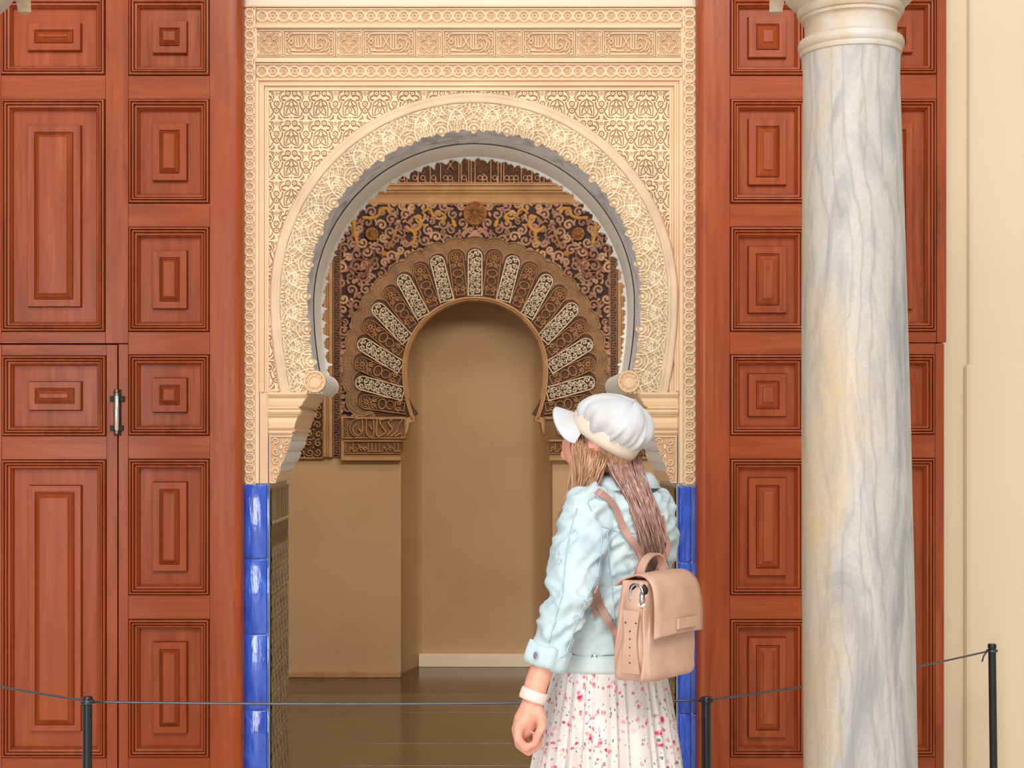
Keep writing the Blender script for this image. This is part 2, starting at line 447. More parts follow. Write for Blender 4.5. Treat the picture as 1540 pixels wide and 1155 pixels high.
# ------------------------------------------------------------------ structure: front wall, right wall, floors, room
def X(px, D=DW): return (px-VX)*D/F
def Z(py, D=DW): return EYE-(py-VY)*D/F
hole = [arch(255, s) for s in np.linspace(-SLIM+1, SLIM-1, 121)]
poly = [(X(-700), 0), (X(-700), 4.3), (X(2300), 4.3), (X(2300), 0), (X(1019), 0), (X(1019), Z(hole[-1][1]))]
poly += [(X(a), Z(b)) for a, b in hole[::-1]] + [(X(404), Z(hole[0][1])), (X(404), 0)]
o = MB().extrude_y(poly, DW, DB).build('wall_front', M['plaster']); tag(o, 'pale plaster wall around the horseshoe arch opening', kind='structure')
wall_front = o
o = MB().box(-8, -9, -.1, 8, DB, 0).build('floor', M['court_floor']); tag(o, kind='structure')
o = MB().box(X(1452), DW-.035, 0, X(2300), DW+.02, 4.3, .018).box(X(1447), DW-.042, 0, X(2300), DW-.0, Z(547), .018).build('wall_right', M['wall_right']); tag(o, 'cream wall projecting beside the right wooden door', kind='structure')
o = MB().box(X(1415), DW-.012, 0, X(1453), DW+.02, 4.3).build('trim_1', M['wall_right']); tag(o, kind='structure')
# inner room
o = MB().box(-2.2, DB, 0, -2.1, DM+.8, 4.1).build('wall_room_left', M['room']); tag(o, kind='structure')
o = MB().box(2.1, DB, 0, 2.2, DM+.8, 4.1).build('wall_room_right', M['room']); tag(o, kind='structure')
o = MB().box(-2.2, DB-.0, 4.1, 2.2, DM+.8, 4.2).build('ceiling', M['room']); tag(o, kind='structure')
o = MB().box(-2.2, DB, -.12, 2.2, DM+.8, -.012).build('floor_room', M['grout']); tag(o, kind='structure')
floor_room = o
k0 = DB
rows = [k0, 6.35, F*1.5/(1155-665)+.05, F*1.5/(1118-665), F*1.5/(1071-665), F*1.5/(1043-665), DM+.6]
for r in range(len(rows)-1):
    a, b = rows[r], rows[r+1]
    xs = [-2.1, -1.35, 1.3, 2.1]
    for i in range(len(xs)-1):
        link('floor_slab', MB().box(xs[i]+.0015, a+.0015, -.03, xs[i+1]-.0015, b-.0015, 0, .0015).build('t', M['room_floor_edge'] if r == len(rows)-2 else M['room_floor']).data, floor_room)
        bpy.data.objects.remove(bpy.data.objects['t'])

# ------------------------------------------------------------------ wooden doors
def rings(rs, cap=True):
    v = []; f = []
    for (x0, z0, x1, z1, y) in rs: v += [(x0, y, z0), (x1, y, z0), (x1, y, z1), (x0, y, z1)]
    for i in range(len(rs)-1):
        for k in range(4):
            k2 = (k+1) % 4; f.append([i*4+k, i*4+k2, i*4+4+k2, i*4+4+k])
    if cap: f.append([len(rs)*4-4+k for k in range(4)])
    return v, f
def door_panel(par, x0, y0, x1, y1, a, b, c):
    k = DD/F
    X0, X1, Z1, Z0 = X(x0, DD), X(x1, DD), Z(y0, DD), Z(y1, DD)
    def R(i, y): return (X0+i*k, Z0+i*k, X1-i*k, Z1-i*k, DD+y)
    prof = [(0, .016), (1.0, .014), (1.1, -.006), (1.8, -.011), (3.8, -.012), (4.4, -.004), (4.9, .003), (5.5, -.007), (6.2, -.010), (8.0, -.009), (8.6, -.001), (9.1, .006), (9.8, -.001), (12.4, .000), (13.4, .008), (14.2, .012), (15.2, .016), (15.6, .030)]
    v, f = rings([R(i, y) for i, y in prof], False)
    link('panel_moulding', mesh('panel_moulding', v, f, M['wood_v']), par)
    prof = [(15, .027), (a-1.6, .027), (a-1.2, .030), (a-.6, .012), (a, .008), (b-1.4, .008), (b-.8, .014), (b-.2, .014), (b+.2, .006), (b+1.2, .004), (b+1.7, .008), (c-1.4, -.003), (c-.8, -.007), (c+.4, -.008)]
    v, f = rings([R(i, y) for i, y in prof], True)
    link('raised_panel', mesh('raised_panel', v, f, M['wood_v']), par)
def board(par, name, x0, y0, x1, y1, mat, bev=.0015, d0=0.0):
    k = DD/F
    m = MB().box(X(x0, DD), DD+d0, Z(y1, DD), X(x1, DD), DW-.012, Z(y0, DD), bev)
    return m.build(name, mat, par)
def stile_round(par, x0, x1, y0, y1, side):
    """outer stile with a rounded nosing on one side"""
    r = .028; a, b = X(x0, DD), X(x1, DD); pts = []
    arc = [(math.sin(t)*r, r-math.cos(t)*r) for t in np.linspace(0, PI/2, 7)]
    if side > 0: pl = [(a, DW-.012), (a, DD)]+[(b-r+dx, DD+dy) for dx, dy in arc]+[(b, DW-.012)]
    else: pl = [(b, DW-.012), (b, DD)]+[(a+r-dx, DD+dy) for dx, dy in arc]+[(a, DW-.012)]
    z0, z1 = Z(y1, DD), Z(y0, DD); n = len(pl)
    v = [(p[0], p[1], z0) for p in pl]+[(p[0], p[1], z1) for p in pl]
    f = [[i, (i+1) % n, n+(i+1) % n, n+i] for i in range(n)]+[list(range(n)), list(range(n, 2*n))]
    o = obj('stile', v, f, M['wood_v'], par); sharpen(o.data, 35)
TOP, BOT = -330, 1290
rowsB = [(-300, -150), (-116, -40), (-5, 114), (149, 306), (341, 499), (533, 655), (690, 895), (931, 1139), (1172, 1262)]
dl = empty('door_1', (X(180, DD), DD, 0), 'reddish varnished wooden door leaf left of the arch with a metal bolt', 'door'); dl['kind'] = 'structure'
dl['category'] = 'door'
# left leaf
stile_round(dl, 315.6, 363.5, TOP, BOT, 1)
board(dl, 'middle_stile', 158.6, TOP, 193, 516.2, M['wood_v'])
board(dl, 'middle_stile', 178.3, 517.6, 193, BOT, M['wood_v'])
board(dl, 'side_stile', -50, TOP, 1.5, 516.2, M['wood_v'])
prev = TOP
for (a, b) in rowsB:
    if a > prev: board(dl, 'rail', 193.3, prev, 315.3, a, M['wood_h'], .001)
    door_panel(dl, 193.3, a, 315.3, b, *(36, 47, 53.5)); prev = b
board(dl, 'rail', 193.3, prev, 315.3, BOT, M['wood_h'], .001)
prev = TOP
for (a, b) in [(-300, -150), (-116, -40), (-5, 113), (149, 499)]:
    board(dl, 'rail', 1.8, prev, 158.3, a, M['wood_h'], .001); door_panel(dl, 1.8, a, 158.3, b, 39, 50, 58); prev = b
board(dl, 'rail', 1.8, 499, 158.3, 516.2, M['wood_h'], .001)
board(dl, 'wicket_stile', 160.2, 518.4, 176.4, BOT, M['wood_v'])
board(dl, 'wicket_stile', -50, 518.4, 2.4, BOT, M['wood_v'])
prev = 518.4
for (a, b) in [(534.5, 656), (691, 1140)]:
    board(dl, 'rail', 2.7, prev, 160, a, M['wood_h'], .001); door_panel(dl, 2.7, a, 160, b, 40, 50, 58); prev = b
board(dl, 'rail', 2.7, prev, 160, BOT, M['wood_h'], .001)
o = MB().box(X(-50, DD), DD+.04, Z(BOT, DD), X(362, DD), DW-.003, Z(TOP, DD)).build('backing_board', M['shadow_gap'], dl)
# bolt
bt = MB().box(X(171.5, DD), DD-.006, Z(655, DD), X(182.5, DD), DD+.0, Z(586, DD), .001).build('bolt_plate', M['iron'], dl)
bt['label'] = 'black iron backplate of the bolt'
kx = DD/F
c = P(177, 620, DD, .014)
MB().tube([c+Vector((0, 0, z*kx)) for z in (-30, -27, -26, 24, 25, 31)], [.0045, .006, .0085, .0085, .006, .004], 14).build('bolt_barrel', M['barrel'], bt, True)
for (dx, dy) in ((-7.5, -20), (7.5, -20), (-7.5, 24), (5.5, 24)):
    MB().box(c.x+dx*kx-.008, DD-.009, c.z-dy*kx-.010, c.x+dx*kx+.008, DD-.001, c.z-dy*kx+.010, .002).build('bolt_bracket', M['iron'], bt)
for (dy) in (-32, 31):
    MB().sphere((c.x, c.y-.001, c.z-dy*kx), .0062).build('bolt_knob', M['brass'], bt, True)
# right leaf
dr = empty('door_2', (X(1230, DD), DD, 0), 'orange brown varnished wooden door leaf behind the marble column', 'door'); dr['kind'] = 'structure'
stile_round(dr, 1050, 1097.4, TOP, BOT, -1)
board(dr, 'middle_stile', 1213, TOP, 1251, 515, M['wood_v'])
board(dr, 'middle_stile', 1213, 516.4, 1234, BOT, M['wood_v'])
board(dr, 'wicket_stile', 1235.2, 516.4, 1249.4, BOT, M['wood_v'])
board(dr, 'side_stile', 1408.6, TOP, 1423, 515, M['wood_v'], .003, -.004)
board(dr, 'wicket_stile', 1406.6, 516.4, 1420, BOT, M['wood_v'], .003)
prev = TOP
for (a, b) in rowsB:
    board(dr, 'rail', 1097.8, prev, 1212.6, a, M['wood_h'], .001); door_panel(dr, 1097.8, a, 1212.6, b, 29.5, 41, 51); prev = b
board(dr, 'rail', 1097.8, prev, 1212.6, BOT, M['wood_h'], .001)
prev = TOP
for (a, b) in [(-300, -150), (-116, -40), (-5, 112), (149, 499)]:
    board(dr, 'rail', 1251.4, prev, 1408.2, a, M['wood_h'], .001); door_panel(dr, 1251.4, a, 1408.2, b, 35, 46, 56); prev = b
board(dr, 'rail', 1251.4, 499, 1408.2, 515, M['wood_h'], .001)
prev = 516.4
for (a, b) in [(533, 653.5), (688.5, 1138)]:
    board(dr, 'rail', 1249.8, prev, 1406.2, a, M['wood_h'], .001); door_panel(dr, 1249.8, a, 1406.2, b, 35, 46, 56); prev = b
board(dr, 'rail', 1249.8, prev, 1406.2, BOT, M['wood_h'], .001)
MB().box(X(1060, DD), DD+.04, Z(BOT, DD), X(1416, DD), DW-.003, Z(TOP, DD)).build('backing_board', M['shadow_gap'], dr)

# ------------------------------------------------------------------ carved stucco surround of the front arch
CT, CG = (244, 218, 182), (202, 160, 118)     # face of the stucco, darker tan in the cuts
sur = empty('arch_surround', (0, DW, Z(400)), 'cream carved stucco surround framing the tall front horseshoe arch', 'arch')
S0 = DW-.004
smap = plane_map(S0)
# rosette chain borders: one small relief, shared by every piece
def rosette(w_, h_, var):
    c = Canvas(-w_/2, -h_/2, w_/2, h_/2, .6, CG)
    c.C[:] = np.array(lin((218, 180, 140))); T = .010
    c.stroke([(-w_/2, -h_/2+1.4), (w_/2, -h_/2+1.4)], 1.6, T, CT); c.stroke([(-w_/2, h_/2-1.4), (w_/2, h_/2-1.4)], 1.6, T, CT)
    r = min(w_*.47, h_/2-3.2)
    c.ring(0, 0, r, 1.9, T, CT)
    c.ring(-w_/2, 0, w_*.30, 1.3, T*.8, CT); c.ring(w_/2, 0, w_*.30, 1.3, T*.8, CT)
    c.disc(0, 0, r*.66, 0.0, (210, 172, 130), cut=True)
    if var == 0: c.ring(0, 0, r*.40, 1.0, T*.8, CT)
    elif var == 1:
        c.disc(0, 0, r*.38, T*.7, (226, 190, 150), soft=3)
    else:
        c.stroke(spiral(0, 0, r*.55, 1.1, var, 1), .9, T*.8, CT)
    return c
ros_h = [rosette(16.4, 25, v_).mesh('rosette', local_map(KW), M['stucco']) for v_ in (0, 1, 2)]
cl = rosette(16.4, 19.5, 0); ros_v = []
for v_ in (0, 1, 2):
    cc = rosette(16.4, 19.5, v_)
    ros_v.append(cc.mesh('rosette', lambda U, V, H: (V*KW, -H, -U*KW), M['stucco']))
for y in (25, 108):
    for i in range(39):
        px = 386+16.4*(i+.5)
        o = link('rosette', random.choice(ros_h), sur); o.location = P(px, y, S0)
for x in (375.5, 1037):
    for i in range(44):
        o = link('rosette', random.choice(ros_v), sur); o.location = P(x, 12+16.3*(i+.5), S0)
        if x > 1000: o.scale = (23/19.5, 1, 1)
# quatrefoil and inscription cartouches
def frame_lines(c, x0, y0, x1, y1, T):
    c.rect(x0+1.6, y0+1.6, x1-1.6, y1-1.6, 1.1, T, CT); c.rect(x0+4.6, y0+4.6, x1-4.6, y1-4.6, .8, T*.8, CT)
T = .010
c = Canvas(-20, -21, 20, 21, .5, (206, 166, 124)); frame_lines(c, -20, -21, 20, 21, T)
for k in range(4):
    a = k*PI/2; cx, cy = 7*math.cos(a), 7*math.sin(a)
    c.stroke([(cx+6.2*math.cos(a+t), cy+6.2*math.sin(a+t)) for t in np.linspace(-1.75, 1.75, 14)], 1.1, T, CT)
    c.stroke([(cx*1.0+8.8*math.cos(a+t), cy+8.8*math.sin(a+t)) for t in np.linspace(-1.35, 1.35, 14)], .8, T*.8, CT)
    c.stroke([(5*math.cos(a), 5*math.sin(a)), (1*math.cos(a+.6), 1*math.sin(a+.6))], 1.8, T*.6, (226, 188, 150))
    b = a+PI/4
    c.ring(20*math.cos(b)*.95, 20*math.sin(b)*.95, 3.4, .8, T*.7, CT); c.disc(20*math.cos(b)*.95, 20*math.sin(b)*.95, 1.5, T*.7, CT)
quat = c.mesh('quatrefoil_tile', local_map(KW), M['stucco'])
c = Canvas(-40, -21, 40, 21, .5, (204, 162, 120)); frame_lines(c, -40, -21, 40, 21, T)
for sx in (-1, 1):
    for sy in (-1, 1):
        c.stroke(curve([(sx*22, sy*15), (sx*29, sy*13.5), (sx*31, sy*8), (sx*35, sy*5), (sx*36, 0)], 5), 1.1, T, CT)
        c.ring(sx*33, sy*13, 2.3, .8, T*.7, CT)
    c.stroke([(-22, sx*15), (22, sx*15)], .9, T, CT)
txt = [[(-20, -9), (-20, 5)], [(-16.5, -8), (-16.5, 5)], [(-12, -11), (-12, 5)], [(-20, 5), (-12, 5)], [(-9.5, -12), (0, 5)], [(-1, -9), (-9, 5)], [(3, -13), (3, 7)], [(6.5, -13), (6.5, 7)],
       [(10.5, -13), (10.5, 8)], [(3, 7), (8, 9)], [(14, -6), (17, -9), (20, -6)], curve([(13, 6), (15, 1), (19, 2), (19, 6), (15, 8), (10.5, 8)], 4), curve([(23, -7), (27, -3), (25, 5), (21, 10), (16, 12)], 4),
       curve([(29, -4), (31, 2), (28, 8), (24, 11)], 4), [(-28, 10.5), (-8, 11)], curve([(-27, -7), (-30, -3), (-26, 0), (-24, -5), (-27, -7)], 4), curve([(-30, 3), (-27, 8), (-20, 9)], 4), [(-4, 11), (2, 11)]]
for t in txt: c.stroke([tuple(q[:2]) for q in t], 1.15, T*1.1, (250, 226, 192))
for dx, dy in ((-24, 4), (15, -2), (24, 8), (0, -9), (-5, 8), (9, 12)): c.disc(dx, dy, 1.3, T, CT)
cart = c.mesh('inscription_cartouche', local_map(KW), M['stucco'])
for i in range(6):
    o = link('quatrefoil_tile', quat, sur); o.location = P(405+120.2*i, 66, S0)
    if i < 5:
        o = link('inscription_cartouche', cart, sur); o.location = P(405+120.2*i+60, 66, S0)
# plain framing fillets (mouldings)
def fillet(name, x0, y0, x1, y1, h, mat=None, bev=.003, par=sur, D=DW):
    return MB().box(X(x0, D), D-h, Z(y1, D), X(x1, D), D+.01, Z(y0, D), bev).build(name, mat or M['stucco_plain'], par)
fillet('fillet', 385, 37.8, 1025, 43.5, .017); fillet('fillet', 385, 88, 1025, 95, .017)
fillet('fillet', 384.5, 43.5, 387, 88, .013); fillet('fillet', 1023, 43.5, 1026, 88, .013)
fillet('fillet', 366, 9.5, 1048, 12.4, .02)
fillet('fillet', 385.2, 120.6, 1026.5, 123, .022)
for (a, b, h) in ((385.2, 390.5, .022), (1020.5, 1026.5, .022)): fillet('frame_moulding', a, 123, b, 727, h)
for i, (ins, wd, h) in enumerate(((0, 4.5, .012), (4.5, 3, .020), (7.5, 4, .008), (11.5, 3.2, .017))):
    x0, y0, x1 = 390.5+ins, 123+ins, 1020.5-ins
    fillet('frame_moulding', x0, y0, x1, y0+wd, h, M['stucco_pink'] if i == 0 else None, .0015)
    fillet('frame_moulding', x0, y0+wd, x0+wd, 590, h, None, .0015); fillet('frame_moulding', x1-wd, y0+wd, x1, 590, h, None, .0015)
# spandrel field with the repeating carved unit
PX, PY = 44.4, 45.0
r_ = 5
t_ = Canvas(0, 0, PX, PY, PX/148, CT, h0=.009)
def wrap(fn):
    for ox in (-PX, 0, PX):
        for oy in (-PY, 0, PY): fn(ox, oy)
G = (190, 146, 104); gd = 0.0
def unit(ox, oy):
    S = lambda pts, w_=.95: t_.stroke([(ox+a, oy+b) for a, b in pts], w_, gd, G, soft=.7, cut=True)
    Rg = lambda x, y, r, w_=.95, ry=None: t_.ring(ox+x, oy+y, r, w_, gd, G, soft=.7, cut=True, ry=ry)
    Rg(0, 16, 3.7); Rg(0, 26, 3.9); t_.disc(ox, oy+16, 1.1, gd, G, cut=True, soft=.6); t_.disc(ox, oy+26, 1.3, gd, G, cut=True, soft=.6)
    Rg(PX/2-5, 45, 3.6); Rg(PX/2+5, 45, 3.6); t_.disc(ox+PX/2-5, oy+45, 1.1, gd, G, cut=True, soft=.6); t_.disc(ox+PX/2+5, oy+45, 1.1, gd, G, cut=True, soft=.6)
    for s in (-1, 1):
        m_ = lambda pts: [(PX/2+s*(a), b) for a, b in pts]
        S(m_(curve([(10.5, 33), (10.5, 22), (8, 14), (0, 9)], 5)))
        S(m_(curve([(1, 30), (7, 33), (10.5, 33)], 4)), .8)
        S(m_(curve([(1.5, 12), (4, 18), (8, 19.5)], 4)), 1.1)
        S(m_(curve([(2, 19), (6, 24), (7.5, 30.5)], 4)), 1.1)
        S(m_([(0, 20), (2.6, 24.5), (0, 29.5)]), .8)
        S(m_(curve([(4, 5), (9, 3.5), (14, 6), (13, 10), (9, 10.5)], 4)), 1.2)
        S(m_(curve([(13, 14), (14, 20), (16.5, 24.5)], 4)), 1.2)
        S(m_(curve([(16.5, 24.5), (17, 29), (12, 36), (4, 36.5)], 4)), .9)
        S(m_([(18.5, 34), (19, 38), (14, 39.5)]), 1.0)
        S(m_([(12, 43), (17, 43.5), (18, 47)]), .9)
        S(m_([(14.5, 0), (18.5, 6), (16, 11)]), .9)
    t_.disc(ox, oy+1, 3.2, gd+.004, (214, 172, 134), cut=True, soft=.8)
    for dx, dy in ((6, 12), (-6, 12), (5, 37), (-5, 37), (PX/2, 36.5), (PX/2-16, 31), (PX/2+16, 31)): t_.disc(ox+dx, oy+dy, 1.25, gd, G, cut=True, soft=.6)
wrap(unit)
res = PX/74
c = Canvas(405, 138, 1006.5, 590, res, CT, .009)
iu = np.round(((c.U-405-11) % PX)/(PX/148)).astype(int).clip(0, t_.nu-1); iv = np.round(((c.V-138-3) % PY)/(PX/148)).astype(int).clip(0, t_.nv-1)
c.H = t_.H[iv, iu].copy(); c.C = t_.C[iv, iu].copy()
rr = np.hypot(c.U-AX, c.V-AY); low = c.V > AY
xo = np.abs(c.U-AX); bo = 380*306/249
Rl = xo/np.sqrt(np.maximum(1-((c.V-AY)/bo)**2, .1))
Reff = np.where(low, Rl, rr)
c.mask = Reff > 305
sp = link('carved_spandrel_field', c.mesh('carved_spandrel_field', plane_map(DW-.003), M['stucco']), sur)
# arch bands
def arc_band(name, R0, R1, res_s, res_r, fn, mat, D=S0, smax=SLIM, cyl=None):
    c = Canvas(-smax, R0, smax, R1, 1.0, CG)
    ns = int(2*smax/res_s); nr = max(2, int((R1-R0)/res_r))
    c.u = np.linspace(-smax, smax, ns); c.v = np.linspace(R0, R1, nr); c.U, c.V = np.meshgrid(c.u, c.v); c.res = res_r
    c.H = np.zeros(c.U.shape); c.C = np.tile(np.array(lin(CG)), (*c.U.shape, 1)); c.mask = np.ones(c.U.shape, bool)
    fn(c)
    def mp(U, V, H):
        x, y = arch_np(V, U); k = D/F
        return (x-VX)*k, D-H, EYE-(y-VY)*k
    return link(name, c.mesh(name, mp, mat), sur)
PITCH = 49.0
def pink(c):
    sc = np.abs(np.cos(PI*c.U/PITCH/1.0))
    t = (c.V-289)/(306-289)
    c.H = .014+.012*np.sin(np.clip(t, 0, 1)*PI)**.6+.004*np.sin(t*PI*3)
    c.H += .002*sc
    c.H[0] = 0; c.H[-1] = 0
    c.C[:] = np.array(lin((236, 204, 170)))
arc_band('arch_outer_moulding', 289, 307.5, 4, 1.2, pink, M['stucco'])
def lattice(c):
    T = .011
    c.C[:] = np.array(lin((214, 176, 136)))
    L = (250, 232, 200); n = int(SLIM/PITCH)+2
    for k in range(-n, n+1):
        s0 = k*PITCH
        for r, wd in ((7, 1.3), (11.5, .9), (16, 1.3), (26, .95), (29.5, .9), (38.5, 1.4)): c.ring(s0, 253, r, wd, T, L, soft=.8)
        c.disc(s0, 253, 3.5, T, L)
        h = s0+PITCH/2
        for r, wd in ((14, .95), (20, 1.2), (23.5, .8), (31, .95), (41, .8)): c.ring(h, 292, r, wd, T*.92, L, soft=.8)
        c.ring(s0, 291, 11, .9, T*.9, L, soft=.8); c.ring(s0, 268, 5, .9, T*.9, L, soft=.8)
        for j in range(7):
            x_ = s0+(j-3)*7; y_ = 268+((j*37) % 5)*4
            c.stroke([(x_-2, y_+2), (x_+1.5, y_), (x_+1.5, y_-3)], .9, T*.9, L)
        c.ring(h, 274, 8.5, .95, T*.9, L, soft=.8); c.ring(h, 252, 9, .9, T*.9, L, soft=.8)
        for j in range(-2, 3):
            a = j*.5; x, y = s0+math.sin(a)*33.5, 253+math.cos(a)*33.5
            c.stroke([(x-2.5*math.cos(a), y+2.5*math.sin(a)), (x+2.5*math.cos(a), y-2.5*math.sin(a))], 1.0, T*.9, L)
            c.stroke([(x, y), (x+3*math.sin(a), y+3*math.cos(a))], .8, T*.9, L)
        for j in (-1, 1):
            c.stroke([(h+j*4, 262), (h+j*10, 272), (h+j*5, 283)], .9, T*.9, L)
            c.stroke([(s0+j*8, 274), (s0+j*3, 279), (s0, 273)], .9, T*.9, L)
    # raised rim following the scallops, ground beyond it level with the outer moulding
    d = np.full(c.U.shape, 1e9)
    for k in range(-n, n+1): d = np.minimum(d, np.hypot(c.U-k*PITCH, c.V-253))
    out = (d > 40) & (c.V > 262)
    c.H = np.where(out, .013, c.H); c.C[out] = np.array(lin((236, 204, 170)))
    tooth = 252-3.0*np.abs(np.cos(PI*c.U/(PITCH/4)))**.5-4.5*np.exp(-(((c.U/PITCH+.5) % 1-.5)*PITCH/5)**2)+1.2*np.sin(c.U*.31)
    c.mask = c.V > tooth
    c.H += .004
arc_band('arch_lattice_band', 243, 290.5, .75, .62, lattice, M['stucco'], D=S0-.008)
# base slab behind the lattice
def slab(c):
    c.H[:] = .006; c.C[:] = np.array(lin(CG)); c.mask = c.V > 252.5
arc_band('arch_lattice_ground', 245, 289, 1.5, 1.5, slab, M['stucco'], D=S0-.001)
# volutes that end the band at both springings
for sg in (-1, 1):
    vx = 474 if sg < 0 else 945
    ctr = P(vx, 574, S0-.01)
    vr = 17/21.5
    m_ = MB()
    m_.lathe([(21.5*KW*vr, -.02), (21.5*KW*vr, .012), (20*KW*vr, .020), (17.5*KW*vr, .020), (16.5*KW*vr, .012), (13*KW*vr, .012), (12.3*KW*vr, .019), (10.3*KW*vr, .019), (9.5*KW*vr, .012), (.5*KW, .016)], ctr, 36, (0, -1, 0))
    vo = m_.build('volute', M['stucco_plain'], sur, auto=35)
    for k in range(10):
        a = k*PI/5
        MB().tube([ctr+Vector((math.cos(a)*q*KW, -.018, math.sin(a)*q*KW)) for q in (11, 13)], .0028, 6).build('rosette_petal', M['stucco_plain'], vo)
    # roll of the volute running through the wall thickness
    m_ = MB().lathe([(16.5*KW, -.002), (17*KW, .02), (17*KW, DB-DW-.04), (16*KW, DB-DW+.004)], P(vx, 574, DW), 36, (0, 1, 0)).build('volute_roll', M['soffit_pale'], sur, auto=35)
    # plain corner block closing the band
    xs = sorted((AX+sg*283, AX+sg*205)); 
# soffit linings through the wall
def soffit(name, R, d0, d1, mat, seg=150, lip=0):
    v = []; f = []
    ss = np.linspace(-SLIM+1, SLIM-1, seg); ds = [d0, d0+.02, d1-.02, d1]; hs = [0, 1.4, 1.4, 0]
    for s in ss:
        for d, h in zip(ds, hs):
            a, b = arch(R-h*lip, s); v.append(((a-VX)*KW, d, EYE-(b-VY)*KW))
    for i in range(seg-1):
        for j in range(3): f.append([i*4+j, i*4+j+1, i*4+5+j, i*4+4+j])
    return obj(name, v, f, mat, sur, True)
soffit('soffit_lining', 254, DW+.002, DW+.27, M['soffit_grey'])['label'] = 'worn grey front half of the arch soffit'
soffit('soffit_lining', 252.5, DW+.275, DB-.002, M['soffit_pale'], lip=.6)['label'] = 'smooth pale rear half of the arch soffit'
# ragged carved edge on the room side of the arch
n = 620; v = []; f = []
for i in range(n):
    s = -SLIM+2+(2*SLIM-4)*i/(n-1)
    t = 250.5-2.2*abs(math.sin(PI*s/7.7))-5.0*math.exp(-(((s/23+.5) % 1-.5)*23/2.2)**2)*(1.5 if int(math.floor(s/23+.5)) % 2 else .9)+1.6*math.sin(s*.29)
    for (R, d) in ((t, DB-.006), (t, DB+.014), (258, DB+.014), (258, DB-.006)):
        a, b = arch(R, s); v.append(((a-VX)*KW, d, EYE-(b-VY)*KW))
for i in range(n-1):
    for j in range(4):
        f.append([i*4+j, i*4+(j+1) % 4, i*4+4+(j+1) % 4, i*4+4+j])
obj('ragged_rear_edge', v, f, M['soffit_pale'], sur)
